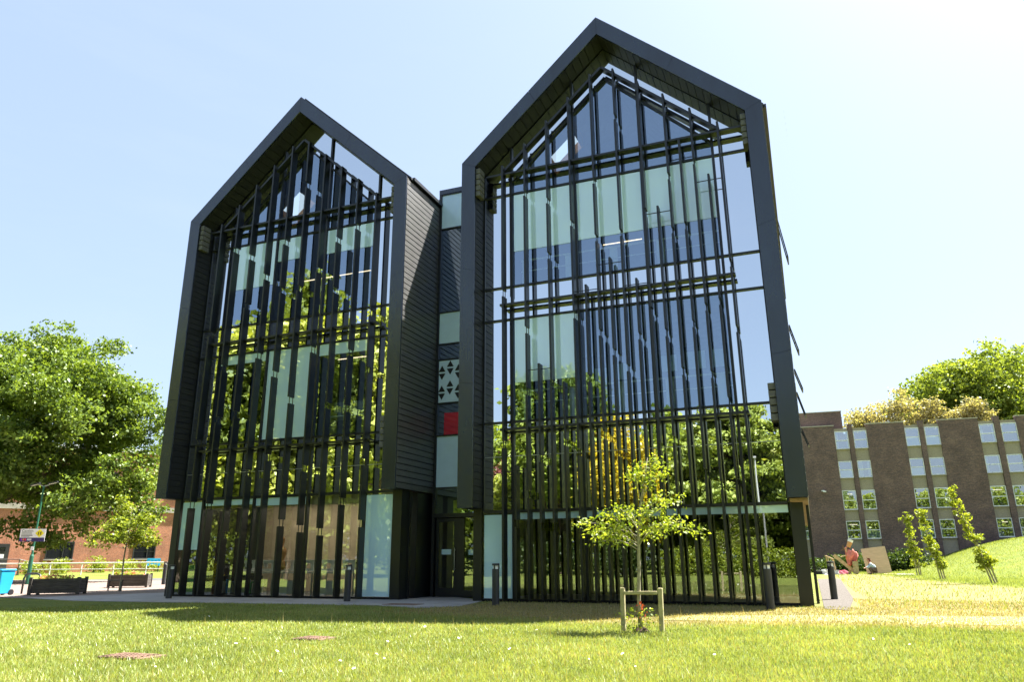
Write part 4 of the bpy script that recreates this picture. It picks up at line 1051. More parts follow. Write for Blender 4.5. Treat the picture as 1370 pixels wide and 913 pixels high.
# ------------------------------------------------------------------ left side: forecourt furniture
def planter(x, y, rz, label):
    t = thing('timber_planter', (x, y, .013), label, 'planter', 'grey timber planters on the forecourt')
    L, D, H = .78, .42, .56
    for k in range(4):
        z0 = .06 + k * .125
        for sy in (-1, 1):
            MB().box(x - L, x + L, y + sy * D - .02, y + sy * D + .02, z0 + .013, z0 + .128).build('plank', M['planter'], t)
        for sx in (-1, 1):
            MB().box(x + sx * L - .02, x + sx * L + .02, y - D + .022, y + D - .022, z0 + .013, z0 + .128).build('plank', M['planter'], t)
    for sx in (-1, 1):
        for sy in (-1, 1):
            MB().box(x + sx * (L + .0) - .05, x + sx * (L + .0) + .05, y + sy * (D + .02) - .05, y + sy * (D + .02) + .05, .013, H + .06).build('corner_post', M['planter'], t)
    MB().box(x - L + .025, x + L - .025, y - D + .025, y + D - .025, .4, .52).build('soil', M['soil'], t)
    t.rotation_euler = (0, 0, rz)
    f = thing('bedding_plants', (x, y, .5), label.replace('timber planter', 'bedding flowers in the timber planter'), 'flowers', 'bedding flowers in the planters')
    foliage('leaves', [(x + random.uniform(-.55, .55), y + random.uniform(-.25, .25), .56, .16, .14, .10) for _ in range(10)], 500, .07, M['hedgeleaf'], f, 8, .05)
    foliage('blooms', [(x + random.uniform(-.6, .6), y + random.uniform(-.3, .3), .63, .12, .12, .07) for _ in range(9)], 220, .06, M['flower'], f, 6, .04)['kind'] = 'stuff'
    f.rotation_euler = (0, 0, rz)
planter(-25.75, 20.3, R(35), 'weathered timber planter nearest the blue bin')
planter(-29.1, 26.5, R(35), 'weathered timber planter behind the little street tree')
# blue wheelie bin
BX, BY = -27.35, 19.30
bn = thing('wheelie_bin', (BX, BY, .013), 'bright blue wheelie bin cut by the left edge of the forecourt', 'bin')
q = MB(); w0, w1, h = .20, .26, .84
q._add([(BX - w0, BY - w0, .06), (BX + w0, BY - w0, .06), (BX + w0, BY + w0, .06), (BX - w0, BY + w0, .06), (BX - w1, BY - w1, h), (BX + w1, BY - w1, h), (BX + w1, BY + w1, h), (BX - w1, BY + w1, h)], [(3, 2, 1, 0), (4, 5, 6, 7), (0, 1, 5, 4), (1, 2, 6, 5), (2, 3, 7, 6), (3, 0, 4, 7)])
q.build('body', M['bin'], bn, bevel=.02)
MB().box(BX - .28, BX + .28, BY - .29, BY + .28, h + .004, h + .07).build('lid', M['bin'], bn, bevel=.02)
MB().box(BX - .1, BX + .12, BY - .262, BY - .25, .52, .70).build('sticker', M['white'], bn)
for sx in (-.2, .2): MB().tube([(BX + sx - .03, BY + .24, .11), (BX + sx + .03, BY + .24, .11)], .1, 12).build('wheel', M['ink'], bn)
# cycle hoop
HX, HY = -27.2, 20.4
hp = thing('cycle_hoop', (HX, HY, .013), 'low dark tubular hoop with a pale band beside the blue bin', 'hoop')
pts = [(HX - .55, HY, 0), (HX - .55, HY, .55), (HX - .48, HY, .68), (HX - .35, HY, .73), (HX + .15, HY, .73), (HX + .28, HY, .68), (HX + .35, HY, .55), (HX + .36, HY, 0)]
MB().tube(pts, .035, 10).build('tube', M['boll'], hp, smooth=True)
MB().tube([(HX + .36, HY, .2), (HX + .36, HY, .28)], .038, 10).build('band', M['white'], hp)
# lamp post with caution sign
LX, LY = -38.8, 28.75
lp = thing('lamp_post', (LX, LY, .012), 'dark green twin lamp post carrying a caution sign', 'lamp post')
MB().tube([(LX, LY, 0), (LX, LY, 1.45)], [.10, .10], 12).tube([(LX, LY, 1.45), (LX, LY, 1.55)], [.10, .06], 12).build('base', M['green'], lp)
MB().tube([(LX, LY, 1.55), (LX, LY, 5.15)], [.055, .045], 12).build('pole', M['green'], lp)
tn = Vector((.80, .60, 0))      # along the sign, facing the camera side
for sg, mm in ((-1, 'ink'), (1, 'lens')):
    c = Vector((LX, LY, 5.22)) + tn * sg * .42
    MB().beam((LX, LY, 5.12), tuple(c - tn * sg * .15), .05, .05).build('lamp_arm', M['steel'], lp)
    hd = MB().beam(tuple(c - tn * .22 + Vector((0, 0, .05 * sg))), tuple(c + tn * .22 + Vector((0, 0, .12 + .05 * sg))), .26, .07).build('lamp_head', M['boll'], lp)
    MB().beam(tuple(c - tn * .17 + Vector((0, 0, .05 * sg - .045 + .015))), tuple(c + tn * .17 + Vector((0, 0, .05 * sg + .055 + .015))), .2, .02).build('lens', M['lens'], hd)
nrm = Vector((.60, -.80, 0))
def sp_(u_, v_, d_=.0): return Vector((LX, LY, 0)) + tn * u_ + nrm * (.07 + d_) + Vector((0, 0, v_))
def splate(u0, u1, v0, v1, d0, d1, name, mat, par):
    q = MB(); q._add([sp_(u0, v0, d1), sp_(u1, v0, d1), sp_(u1, v1, d1), sp_(u0, v1, d1), sp_(u0, v0, d0), sp_(u1, v0, d0), sp_(u1, v1, d0), sp_(u0, v1, d0)],
                     [(0, 1, 2, 3), (7, 6, 5, 4), (0, 4, 5, 1), (1, 5, 6, 2), (2, 6, 7, 3), (3, 7, 4, 0)])
    return q.build(name, mat, par)
SV = 2.2; OFF = -.26
sg_ = splate(-.65 + OFF + .2, .55 + OFF + .2, SV, SV + .66, 0, .02, 'sign_board', M['white'], lp)
sg_['label'] = 'white caution board with yellow diamond and navy foot band'
U0 = -.65 + OFF + .2; U1 = .55 + OFF + .2
splate(U0, U1, SV, SV + .20, .021, .026, 'navy_band', M['navy'], sg_)
q = MB(); cu, cv, rr_ = U1 - .28, SV + .43, .215
q._add([sp_(cu, cv - rr_, .027), sp_(cu + rr_, cv, .027), sp_(cu, cv + rr_, .027), sp_(cu - rr_, cv, .027), sp_(cu, cv - rr_, .021), sp_(cu + rr_, cv, .021), sp_(cu, cv + rr_, .021), sp_(cu - rr_, cv, .021)], [(0, 1, 2, 3), (7, 6, 5, 4), (0, 4, 5, 1), (1, 5, 6, 2), (2, 6, 7, 3), (3, 7, 4, 0)])
q.build('yellow_diamond', M['yellow'], sg_)
for du in (-.05, .055):
    splate(cu + du - .022, cu + du + .022, cv - .02, cv + .055, .028, .031, 'walker_symbol', M['ink'], sg_)
    splate(cu + du - .014, cu + du + .014, cv + .065, cv + .095, .028, .031, 'walker_symbol', M['ink'], sg_)
    splate(cu + du - .024, cu + du - .006, cv - .10, cv - .02, .028, .031, 'walker_symbol', M['ink'], sg_)
    splate(cu + du + .006, cu + du + .024, cv - .09, cv - .02, .028, .031, 'walker_symbol', M['ink'], sg_)
for k, (wd2, vv, hh) in enumerate(((.50, .43, .022), (.50, .37, .02), (.54, .30, .035), (.40, .245, .02))):
    splate(U0 + .06, U0 + .06 + wd2, SV + vv, SV + vv + hh, .021, .024, 'text_line', M['ink'], sg_)
for k, (c, u_) in enumerate((('purple', .08), ('orange', .17), ('red', .26))): splate(U0 + u_, U0 + u_ + .06, SV + .05, SV + .15, .027, .03, 'logo_mark', M[c], sg_)
for k in range(2): splate(U0 + .37, U0 + .58, SV + .06 + k * .05, SV + .09 + k * .05, .027, .03, 'logo_text', M['white'], sg_)
fc = bpy.data.curves.new('sign_text', 'FONT'); fc.body = 'Caution'; fc.size = .17; fc.extrude = .002; fc.materials.append(M['ink'])
ft = bpy.data.objects.new('text_source', fc); COL.objects.link(ft); bpy.context.view_layer.update()
fm_ = bpy.data.meshes.new_from_object(ft.evaluated_get(bpy.context.evaluated_depsgraph_get())); bpy.data.objects.remove(ft)
fo = bpy.data.objects.new('sign_text', fm_); COL.objects.link(fo); fo.parent = sg_
ex, ey, ez = tn, Vector((0, 0, 1)), nrm
p_ = sp_(U0 + .06, SV + .50, .025) - org(sg_)
fo.matrix_local = Matrix(((ex.x, ey.x, ez.x, p_.x), (ex.y, ey.y, ez.y, p_.y), (ex.z, ey.z, ez.z, p_.z), (0, 0, 0, 1)))
splate(-.10, .05, 1.75, 1.95, 0, .015, 'small_notice', M['white'], lp)
# little street tree with its bench-like hoop
tx, ty = -26.0, 23.2
s2 = thing('street_tree', (tx, ty, .013), 'slender street tree with loose green crown in front of the second planter', 'tree')
mb = MB(); pts = [Vector((tx + .10 * i / 5 + .03 * math.sin(i * 2), ty, -.02 + 3.25 * i / 5)) for i in range(6)]
mb.tube(pts, [.04, .036, .03, .022, .014, .006], 8)
bl = []
random.seed(14)
for k in range(26):
    f = random.uniform(.5, 1.0); i_ = min(4, int(f * 5)); p0 = pts[i_].lerp(pts[i_ + 1], f * 5 - i_)
    a_ = random.uniform(0, 6.28); L_ = random.uniform(.4, 1.35) * (1.25 - .5 * f)
    e = p0 + Vector((math.cos(a_) * L_, math.sin(a_) * L_, random.uniform(-.05, .45)))
    mb.tube([p0, p0.lerp(e, .5) + Vector((0, 0, .06)), e], [.010, .007, .002], 5)
    for g_ in (.6, 1.0): 
        c_ = p0.lerp(e, g_); bl.append((c_.x, c_.y, c_.z, .24, .24, .16))
mb.build('trunk', M['palebark'], s2)
foliage('crown', bl, 4200, .115, M['sapleaf'], s2, 8, .11, .6)
bt_ = thing('low_bench', (tx - .35, ty + .1, .013), 'thin low bench rail at the foot of the street tree', 'bench')
MB().beam((tx - .75, ty + .1, .42), (tx + .05, ty + .1, .42), .06, .04).build('seat_rail', M['boll'], bt_)
for x_ in (tx - .72, tx - .02): MB().beam((x_, ty + .1, 0.01), (x_, ty + .1, .40), .04, .04).build('leg', M['boll'], bt_)
# pale handrail along the service road
hr = thing('handrail', (-48, 43.5, 0), 'long pale tubular handrail along the far side of the service road', 'railing')
def hpt(f): return Vector((-66 + 36 * f, 40.5 + 6.0 * f, 0))
MB().tube([hpt(i / 10) + Vector((0, 0, 1.0 + .10 * i / 10)) for i in range(11)], .05, 8).build('top_rail', M['rail'], hr)
MB().tube([hpt(i / 10) + Vector((0, 0, .55 + .10 * i / 10)) for i in range(11)], .028, 8).build('mid_rail', M['rail'], hr)
for i in range(14):
    p0 = hpt(i / 13); MB().tube([p0, p0 + Vector((0, 0, 1.0 + .1 * i / 13))], .04, 8).build('post', M['rail'], hr)

# orange brick building behind the oak
nB = Vector((.85, -.53, 0)).normalized(); tB = Vector((.53, .85, 0)).normalized()
OB = Vector((-54.8, 49.9, 0))
ob = thing('orange_brick_building', OB, 'orange red brick building with dark windows and door behind the oak', 'building')
ob.rotation_euler = (0, 0, math.atan2(tB.y, tB.x))
def obuild(mb, name, mat, par=None):
    me = bpy.data.meshes.new(name); me.from_pydata(mb.v, [], mb.f); me.materials.append(mat); me.update()
    o = bpy.data.objects.new(name, me); COL.objects.link(o); o.parent = par or ob
    return o
# local: x along the wall to the right, -y towards the camera
ZG = .2
obuild(MB().box(-30, 26, 0, 12, -1, 5.3).box(-30, 26, .0, 12, 5.75, 10.4), 'wall', M['obrick'])
obuild(MB().box(-30.2, 26.2, -.12, 12, 5.3, 5.75), 'floor_band', M['coping'])
obuild(MB().box(-30.3, 26.3, -.35, 12.3, 10.4, 10.75), 'fascia', M['upvc'])
def owin(x0, x1, z0, z1):
    e = .09
    wn = obuild(MB().box(x0, x0 + e, -.06, -.004, z0, z1).box(x1 - e, x1, -.06, -.004, z0, z1).box(x0 + e, x1 - e, -.06, -.004, z1 - e, z1).box(x0 + e, x1 - e, -.06, -.004, z0, z0 + e).box((x0 + x1) / 2 + .2, (x0 + x1) / 2 + .27, -.06, -.004, z0 + e, z1 - e), 'window', M['boll'])
    obuild(MB().box(x0 + e, x1 - e, -.025, -.003, z0 + e, z1 - e), 'pane', M['spandrel2'], wn)
    obuild(MB().box(x0 - .08, x1 + .08, -.14, -.003, z0 - .09, z0 - .003), 'sill', M['coping'], wn)
M['spandrel2'] = glass_mat('dark_window_glass', .25, None, opaque=(.02, .022, .025), wav=.004)
for x0_, x1_, z0_, z1_ in ((-6.6, -4.6, 1.35, 2.75), (-.1, 1.7, 1.35, 2.75), (-13.4, -11.4, 1.35, 2.75), (5, 6.8, 1.35, 2.75), (-10.5, -8.5, 6.8, 8.6), (-4, -2, 6.8, 8.6), (2.2, 3.6, 6.9, 9.2), (7.5, 9.2, 6.9, 9.2), (-17, -15, 6.8, 8.6)): owin(x0_, x1_, z0_, z1_)
dz0 = .25
dd = obuild(MB().box(-10.4, -9.1, -.08, -.003, dz0, dz0 + 2.3), 'door', M['boll'])
obuild(MB().box(-10.15, -9.35, -.10, -.083, dz0 + 1.75, dz0 + 2.05), 'door_pane', M['spandrel2'], dd)
obuild(MB().box(-10.1, -9.4, -.10, -.083, dz0 + 1.2, dz0 + 1.5), 'notice', M['white'], dd)
obuild(MB().box(-10.32, -10.25, -.14, -.083, dz0 + .95, dz0 + 1.1), 'handle', M['steel'], dd)
obuild(MB().box(-11.0, -8.4, -1.8, -.004, 0, dz0 - .02), 'door_step', M['concrete'])
rl_ = MB()
for x_ in (-11.0, -8.4, -6.8): rl_.tube([(x_, -1.7, 0), (x_, -1.7, 1.35 if x_ < -7 else .9)], .03, 6)
rl_.tube([(-11.0, -1.7, 1.35), (-8.4, -1.7, 1.35), (-6.8, -1.7, .9)], .03, 6).tube([(-11.0, -1.7, .75), (-8.4, -1.7, .75), (-6.8, -1.7, .4)], .025, 6)
obuild(rl_, 'step_rail', M['boll'])
# shrubs along the wall and a blue board
random.seed(5)
def wpt(x, y): return OB + tB * x + nB * y
for i, x_ in enumerate((-13.5, -12, -7.4, -5.4, -3.2, -1.0, 1.4, 3.6, 5.8)):
    p0 = wpt(x_, 2.3 + random.uniform(-.3, .3)); z = float(gz(p0.x, p0.y)); h = random.uniform(.8, 1.2)
    side_ = ('left of the brick building door, outermost', 'left of the brick building door, nearest it', 'just right of the door steps', 'under the left ground floor window', 'right of the left ground floor window', 'left of the right ground floor window', 'under the right ground floor window', 'beyond the right ground floor window', 'rightmost, beside the black corner')[i]
    t = thing('border_shrub', (p0.x, p0.y, z), 'rounded border shrub ' + side_, 'shrub', 'border shrubs along the orange brick wall')
    foliage('foliage', [(p0.x + random.uniform(-.7, .7), p0.y + random.uniform(-.4, .4), z + h * random.uniform(.3, .65), .6, .5, h * .42) for _ in range(5)], 1000, .14, M['hedgeleaf'] if i % 3 else M['sapleaf'], t, 10, .14, .3)
    MB().tube([(p0.x, p0.y, z - .1), (p0.x, p0.y, z + h * .4)], [.04, .015], 6).build('stem', M['bark'], t)
p0 = wpt(1.0, 3.3); z = float(gz(p0.x, p0.y))
bd = thing('blue_barrier', (p0.x, p0.y, z), 'small bright blue barrier board among the shrubs by the brick wall', 'barrier')
q = MB()
for x_, z0, z1 in ((-.45, .5, 1.0), (-.12, .6, .95), (.15, .6, .95), (.42, .5, 1.0)): q.beam(tuple(p0 + tB * x_ + Vector((0, 0, z + z0))), tuple(p0 + tB * x_ + Vector((0, 0, z + z1))), .22, .06, nB)
q.beam(tuple(p0 - tB * .52 + Vector((0, 0, z + 1.0))), tuple(p0 + tB * .52 + Vector((0, 0, z + 1.0))), .06, .2, (0, 0, 1)); q.build('panel', M['bin'], bd)
q = MB()
for x_ in (-.45, .42): q.beam(tuple(p0 + tB * x_ + nB * -.05), tuple(p0 + tB * x_ + nB * -.05 + Vector((0, 0, z + .6))), .06, .06)
q.build('foot', M['ink'], bd)

# big oak on the left
random.seed(2)
ox, oy = -50.0, 31.5
ok = thing('oak_tree', (ox, oy, 0), 'large spreading oak on the left with dark limbs, over the forecourt', 'tree')
mb = MB()
mb.tube([(ox, oy, -.2), (ox + .1, oy, 1.2), (ox + .3, oy, 2.6), (ox + .5, oy, 4.2)], [.75, .58, .5, .45], 12)
base = Vector((ox + .5, oy, 4.1))
lim = [((6.5, 1.0, 1.0), .28), ((8.5, 3.0, 3.5), .3), ((5.5, -1.2, 6.0), .26), ((2.0, 2.0, 8.5), .28), ((-3, -1, 7), .26), ((-6, 2, 4), .25), ((3.5, 4.5, 5), .22), ((9.5, 1.2, .4), .2), ((6, -3, 2.2), .2), ((-1, -4, 5), .2), ((3.5, -2.0, .4), .18)]
for (dx, dy, dz), r_ in lim:
    e = base + Vector((dx, dy, dz)); pts = [base.lerp(e, f) + Vector((random.gauss(0, .25), random.gauss(0, .2), random.gauss(0, .2) + .8 * math.sin(f * 3.14))) * (0 if f == 0 else 1) for f in (0, .25, .5, .75, 1)]
    mb.tube(pts, [r_, r_ * .8, r_ * .6, r_ * .4, r_ * .15], 8)
    for k in range(4):
        f = random.uniform(.35, .95); i_ = min(3, int(f * 4)); p0 = pts[i_].lerp(pts[i_ + 1], f * 4 - i_)
        e2 = p0 + Vector((random.gauss(.5, 1.2), random.gauss(0, 1.2), random.uniform(-.4, 1.6)))
        mb.tube([p0, p0.lerp(e2, .5) + Vector((0, 0, .2)), e2], [r_ * .35, r_ * .22, r_ * .06], 6)
mb.build('trunk', M['bark'], ok, smooth=True)
bl = []
for k in range(330):
    d = Vector((random.gauss(0, 1), random.gauss(0, 1), random.gauss(0, 1))).normalized()
    rr_ = random.uniform(.45, 1.0) + (.12 if random.random() < .12 else 0)
    x_, y_, z_ = d.x * 10.0 * rr_, d.y * 7.0 * rr_, d.z * 7.5 * rr_
    if z_ < -2.9 and x_ < 2.0: continue
    if z_ < -4.6: continue
    b_ = random.uniform(.65, 1.45)
    bl.append((ox + 4.0 + x_, oy + 1.0 + y_ * .85, 8.5 + z_, b_ * 1.15, b_, b_ * .6))
# drooping skirts to the right and low sprays
for (px_, py_, z_, b_) in ((10.5, 2.2, 6.6, 1.4), (11.2, 2.6, 4.6, 1.2), (11.6, 3.0, 3.4, 1.0), (9.2, 1.4, 3.4, 1.1), (7.4, .4, 2.6, 1.0), (8.2, .9, 2.3, .8), (6.4, .2, 3.2, 1.0), (5.2, -.3, 2.9, .8), (10.0, 2.0, 9.6, 1.4), (9.2, 2.0, 11.2, 1.4), (4.2, -.6, 3.3, .7), (2.4, -1.2, 3.6, .7), (12.0, 3.2, 5.6, 1.1), (12.4, 3.4, 4.0, .9), (12.2, 3.2, 7.4, 1.0), (11.6, 2.8, 8.8, 1.1), (11.0, 2.4, 10.4, 1.0)):
    bl.append((ox + px_, oy + py_, z_, b_, b_, b_ * .7))
foliage('crown', bl, 150000, .23, M['oakleaf'], ok, 20, .26, .35, .65)

# ------------------------------------------------------------------ lawn details
mh = [(-8.0, 7.47, .36, 'rusty iron manhole cover nearest the left front of the lawn'), (-7.1, 9.95, .26, 'rusty iron manhole cover in the lawn nearer the building')]
for x, y, r_, lb in mh:
    z = float(gz(x, y)); t = thing('manhole_cover', (x, y, z), lb, 'manhole cover', 'iron manhole covers')
    MB().box(x - r_, x + r_, y - .2, y + .2, z - .03, z + .03).build('frame', M['rust'], t)
    q = MB()
    for i_ in range(9):
        for j_ in range(4): q.box(x - r_ + .06 + i_ * (2 * r_ - .12) / 9, x - r_ + .06 + (i_ + .6) * (2 * r_ - .12) / 9, y - .18 + j_ * .09, y - .18 + j_ * .09 + .06, z + .03, z + .042)
    q.build('tread', M['rust'], t)
t = thing('manhole_cover', (-10.25, 18.2, .014), 'dark rusty manhole cover set in the pale path before the entrance', 'manhole cover', 'iron manhole covers')
MB().box(-10.75, -9.75, 17.95, 18.45, .0, .022).build('frame', M['rust'], t)

def blades(n, X, Y, hmin, hmax, wd0, lean, tint, name, mat, lab, droop=0):
    Zb = gz(X, Y); h = rng.uniform(hmin, hmax, n) ; an = rng.uniform(0, 2 * np.pi, n)
    dx, dy = np.cos(an), np.sin(an); ln = rng.uniform(0, lean, n) * h; la = rng.uniform(0, 2 * np.pi, n)
    V = np.empty((n, 3, 3))
    V[:, 0] = np.stack([X - dx * wd0, Y - dy * wd0, Zb - .005], 1); V[:, 1] = np.stack([X + dx * wd0, Y + dy * wd0, Zb - .005], 1)
    V[:, 2] = np.stack([X + np.cos(la) * ln, Y + np.sin(la) * ln, Zb + h], 1)
    o = npmesh(name, V.reshape(-1, 3), np.arange(n * 3).reshape(n, 3), mat, tint)
    return tag(o, lab, 'grass', None, 'stuff')
OFFG = [[(-24.5, 18.1), (-21.1, 17.25), (-15.6, 17.45), (-10.85, 17.6), (-9.2, 17.0), (-8.45, 18.0), (-8.75, 20.4), (-30, 24)], [(-75, 17.6), (-45, 18.5), (-24.5, 18.1), (-21, 26), (-21, 60), (-75, 60)]]
def scatter(n, d0, d1, p=1.0):
    th = rng.uniform(R(-60), R(17), n); u = rng.random(n)
    d = d0 * (d1 / d0) ** u
    X = np.sin(th) * d; Y = np.cos(th) * d
    k = np.ones(n, bool)
    for po_ in OFFG: k &= ~inpoly(X, Y, po_)
    k &= ~((Y > 20.1) & (X < .9))
    for x, y, r_, _ in mh: k &= ~((abs(X - x) < r_ - .03) & (abs(Y - y) < .19))
    return X[k], Y[k], d[k]
Xg, Yg_, dg = scatter(420000, 5.2, 24)
dm = drymask(Xg, Yg_); patch = .5 + .26 * np.sin(Xg * .9 + 1.7 * np.sin(Yg_ * .7)) * np.cos(Yg_ * 1.1 + Xg * .35) + .26 * np.sin(Xg * 3.1 + 2 * np.sin(Yg_ * 2.3)) * np.cos(Yg_ * 2.7 - Xg * 1.2)
patch = np.clip(patch, 0, 1)
isdry = rng.random(len(Xg)) < np.clip(dm * .85 + .05 + .22 * patch ** 2, 0, .95)
kk_ = ~isdry
tint = np.clip(.12 + .62 * patch + .40 * (rng.random(len(Xg)) - .3), 0, 1)
wdt = .0017 + .00036 * dg
blades(kk_.sum(), Xg[kk_], Yg_[kk_], .018, .062, wdt[kk_], 1.1, tint[kk_], 'lawn_grass', M['grassblade'], 'bright green uncut lawn grass in front of the building')
q_ = isdry & (rng.random(len(Xg)) < np.where(dm > .5, .55, 1))
blades(q_.sum(), Xg[q_], Yg_[q_], .02, .06, wdt[q_], .9, tint[q_], 'dry_grass', M['dryblade'], 'short straw coloured grass on the dry strip')
# taller stalks
Xs, Ys, ds = scatter(1500, 5.5, 18)
blades(len(Xs), Xs, Ys, .10, .22, .0015 + .0002 * ds, .35, rng.random(len(Xs)), 'grass_stalks', M['dryblade'], 'thin taller grass stalks scattered over the lawn')
# bank tufts on the right
nb_ = 120000; Xb = rng.uniform(1.2, 24, nb_); Yb = rng.uniform(20, 72, nb_); k = Xb < .42 * Yb
Xb, Yb = Xb[k], Yb[k]; dmb = drymask(Xb, Yb); k = rng.random(len(Xb)) > dmb * .75; Xb, Yb = Xb[k], Yb[k]
blades(len(Xb), Xb, Yb, .04, .13, .012, 1.0, rng.random(len(Xb)), 'bank_grass', M['grassblade'], 'rough green grass on the bank at the right')
# weeds by the glass and gravel
# daisies, one object each
db = MB(); db.cm = 0
db.tube([(0, 0, -.02), (.006, 0, .06), (.004, .004, .125)], [.003, .0025, .002], 5)
db.cm = 1
for k in range(12):
    a_ = 2 * math.pi * k / 12; c_, s_ = math.cos(a_), math.sin(a_); w_ = .0075
    db._add([(c_ * .006 - s_ * w_ * .6, s_ * .006 + c_ * w_ * .6, .126), (c_ * .006 + s_ * w_ * .6, s_ * .006 - c_ * w_ * .6, .126), (c_ * .028 + s_ * w_, s_ * .028 - c_ * w_, .129), (c_ * .031, s_ * .031, .130), (c_ * .028 - s_ * w_, s_ * .028 + c_ * w_, .129)], [(0, 1, 2, 3, 4)])
db.cm = 2
db.lathe((0, 0, .124), [(.009, 0), (.010, .004), (.006, .009)], 10)
d0 = None
px_d = [(-6.75, 6.6), (-6.4, 6.95), (-6.2, 7.9), (-6.0, 7.2), (-5.3, 6.9), (-5.0, 7.5), (-4.75, 8.0), (-4.3, 7.3), (-3.9, 7.9), (-3.25, 7.7), (-3.1, 8.15), (-2.95, 7.75), (-2.4, 8.3), (-2.2, 9.3), (-1.9, 8.5), (-7.4, 8.6), (-7.9, 9.4), (-8.6, 8.9), (-9.2, 10.2), (-5.6, 9.5), (-4.9, 10.3), (-6.9, 10.5), (-8.1, 11.6), (-3.6, 9.2), (-2.9, 10.6), (-1.2, 9.6), (-.4, 9.3), (.4, 10.4), (-10.4, 11.2), (-11.6, 12.6), (-6.3, 12.0), (-4.2, 11.8)]
for k in range(60):
    if k < len(px_d): x, y = px_d[k]
    else:
        th = random.uniform(R(-52), R(10)); dd_ = 6.3 * (2.2) ** random.random(); x, y = math.sin(th) * dd_, math.cos(th) * dd_
    if d0 is None:
        d0 = db.build('daisy', [M['stem'], M['petal'], M['yolk']]); o = d0
    else:
        o = d0.copy(); COL.objects.link(o)
    o.location = (x, y, float(gz(x, y))); o.rotation_euler = (random.uniform(-.35, .35) + .35, random.uniform(-.3, .3), random.uniform(0, 6)); s_ = random.uniform(.35, .72); o.scale = (s_,) * 3
    tag(o, 'small white daisy with a yellow eye in the lawn grass', 'daisy', 'daisies in the lawn')

# ------------------------------------------------------------------ what the glass mirrors: garden across the lawn, behind the viewer
for i, (x, y, h, r, lf, lb, sd) in enumerate((
        (-35.5, 5.0, 17.0, 5.2, 'gardenleaf', 'lower lime tree at the far left of the garden, mirrored in the left wing', 41),
        (-30.5, .5, 22.0, 5.6, 'gardenleaf', 'tallest lime tree, mirrored in the middle of the left wing', 42),
        (-25.6, -4.0, 21.0, 5.0, 'gardenleaf', 'bright lime tree mirrored in the right part of the left wing', 43),
        (-18.4, -17.0, 19.0, 4.6, 'greenleaf', 'round topped green tree mirrored in the left bays of the right wing', 44),
        (-24.0, -24, 9.6, 4.0, 'gardenleaf', 'low bushy tree mirrored beside the boarded reveal of the right wing', 45),
        (-9.2, -22, 12.5, 3.6, 'greenleaf', 'green tree mirrored between the golden tree and the cedar', 46),
        (1.6, -19, 11.0, 4.8, 'gardenleaf', 'leafy tree mirrored at the right end bay of the right wing', 47),
        (-40, -8, 15, 5, 'greenleaf', 'green tree mirrored behind the lower lime tree', 48))):
    big_tree('garden_tree', x, y, h, r, lb, M[lf], 34000, .5, 'garden trees mirrored in the glass', 0, sd, .9, .10, clump=.5, nb=34)
big_tree('golden_tree', -13.2, -16, 12.6, 3.5, 'golden yellow tree mirrored behind the young tree', M['yellowleaf'], 30000, .34, None, 0, 51, .9, .06, clump=.4, nb=30)
big_tree('copper_tree', -27.5, -34, 15.5, 3.5, 'copper leaved tree mirrored low beside the right wing reveal', M['copperleaf'], 6000, .36, None, 0, 52, .9, .2)
# cedar: flat tiers
random.seed(8)
cx, cy_ = -4.6, -18.5
cd = thing('cedar_tree', (cx, cy_, 0), 'broad tiered cedar mirrored in the right bays of the right wing', 'tree')
mb = MB().tube([(cx, cy_, -.2), (cx, cy_, 6), (cx + .2, cy_, 12)], [.45, .3, .06], 10); bl = []
for z_ in np.arange(2.2, 12.2, .95):
    rad = 5.6 * (1 - ((z_ - 4) / 10.5) ** 2 if z_ > 4 else 1) * random.uniform(.85, 1.1)
    for k in range(9):
        a_ = random.uniform(0, 6.28); L_ = rad * random.uniform(.5, 1.0)
        e = Vector((cx + math.cos(a_) * L_, cy_ + math.sin(a_) * L_, z_ + random.uniform(-.2, .3)))
        mb.tube([(cx, cy_, z_ - .3), tuple(e)], [.09, .02], 5)
        for f in (.55, .85, 1.05): bl.append((cx + (e.x - cx) * f, cy_ + (e.y - cy_) * f, z_ + random.uniform(-.1, .25), .95, .95, .25))
mb.build('trunk', M['bark'], cd)
foliage('crown', bl, 70000, .32, M['cedarleaf'], cd, 12, .26, .6)
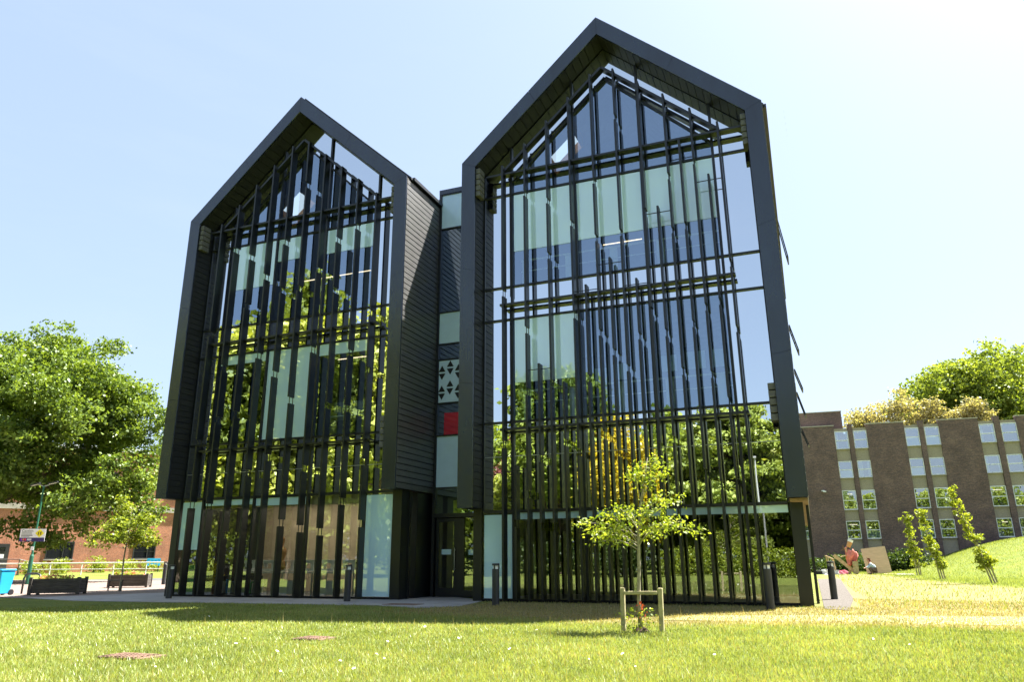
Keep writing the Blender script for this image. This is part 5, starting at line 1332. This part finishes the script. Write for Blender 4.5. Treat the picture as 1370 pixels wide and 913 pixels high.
# clipped hedge across the lawn
hg = thing('garden_hedge', (-2, -10.5, 0), 'clipped bright green hedge across the lawn, mirrored low in the right wing glass', 'hedge')
P_ = np.stack([rng.uniform(-9.5, 14, 16000), rng.uniform(-11.3, -9.7, 16000), rng.uniform(.05, 1.75, 16000)], 1)
P_ = P_ + rng.normal(size=P_.shape) * .06
V, F = leaves_at(P_, np.tile([0, .7, .7], (len(P_), 1)), .16, .7); npmesh('foliage', V, F, M['hedgeleaf'], rng.random(len(F)), hg)
q = MB()
for k in range(24): q.tube([(-9.2 + k, -10.5, -.1), (-9.2 + k, -10.5, 1.2)], [.04, .015], 5)
q.build('stems', M['bark'], hg)
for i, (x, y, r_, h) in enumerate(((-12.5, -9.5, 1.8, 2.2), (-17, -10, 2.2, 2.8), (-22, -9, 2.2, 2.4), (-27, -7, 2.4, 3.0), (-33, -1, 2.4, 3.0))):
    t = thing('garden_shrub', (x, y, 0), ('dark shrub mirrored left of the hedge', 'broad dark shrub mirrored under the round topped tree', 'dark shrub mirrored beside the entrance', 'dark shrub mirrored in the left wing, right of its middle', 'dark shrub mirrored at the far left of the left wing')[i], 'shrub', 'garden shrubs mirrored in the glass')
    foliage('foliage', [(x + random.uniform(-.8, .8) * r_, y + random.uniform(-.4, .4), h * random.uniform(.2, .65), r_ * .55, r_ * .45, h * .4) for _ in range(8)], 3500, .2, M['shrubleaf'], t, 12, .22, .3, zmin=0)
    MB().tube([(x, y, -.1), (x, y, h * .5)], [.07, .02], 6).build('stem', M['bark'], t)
ml = thing('silver_lamp_post', (-2.9, -12.8, 0), 'tall silver lamp post before the cedar, mirrored in the right wing', 'lamp post')
MB().tube([(-2.9, -12.8, 0), (-2.9, -12.8, 7.6)], [.08, .05], 10).build('pole', M['steel'], ml)
MB().box(-3.3, -2.8, -12.9, -12.65, 7.6, 7.72).build('lamp_head', M['steel'], ml)

# far wood closing the garden behind the viewer
n_w = 110000
Xw = rng.uniform(-95, 100, n_w); Yw = rng.uniform(-46, -36, n_w); hw = 14.5 + 1.5 * np.sin(Xw * .35) + 1.5 * np.sin(Xw * .9 + 1)
Pw = np.stack([Xw, Yw, hw * rng.random(n_w) ** .7], 1)
V, F = leaves_at(Pw, np.tile([0, .8, .6], (n_w, 1)), .75, .7)
ww = npmesh('woods', V, F, M['greenleaf'], np.clip(.5 + .5 * np.sin(Xw * .5) * np.sin(Pw[:, 2] * .9) + .3 * (rng.random(n_w) - .5), 0, 1))
tag(ww, 'far green wood closing the garden, seen only mirrored in the glass', 'woods', None, 'stuff')
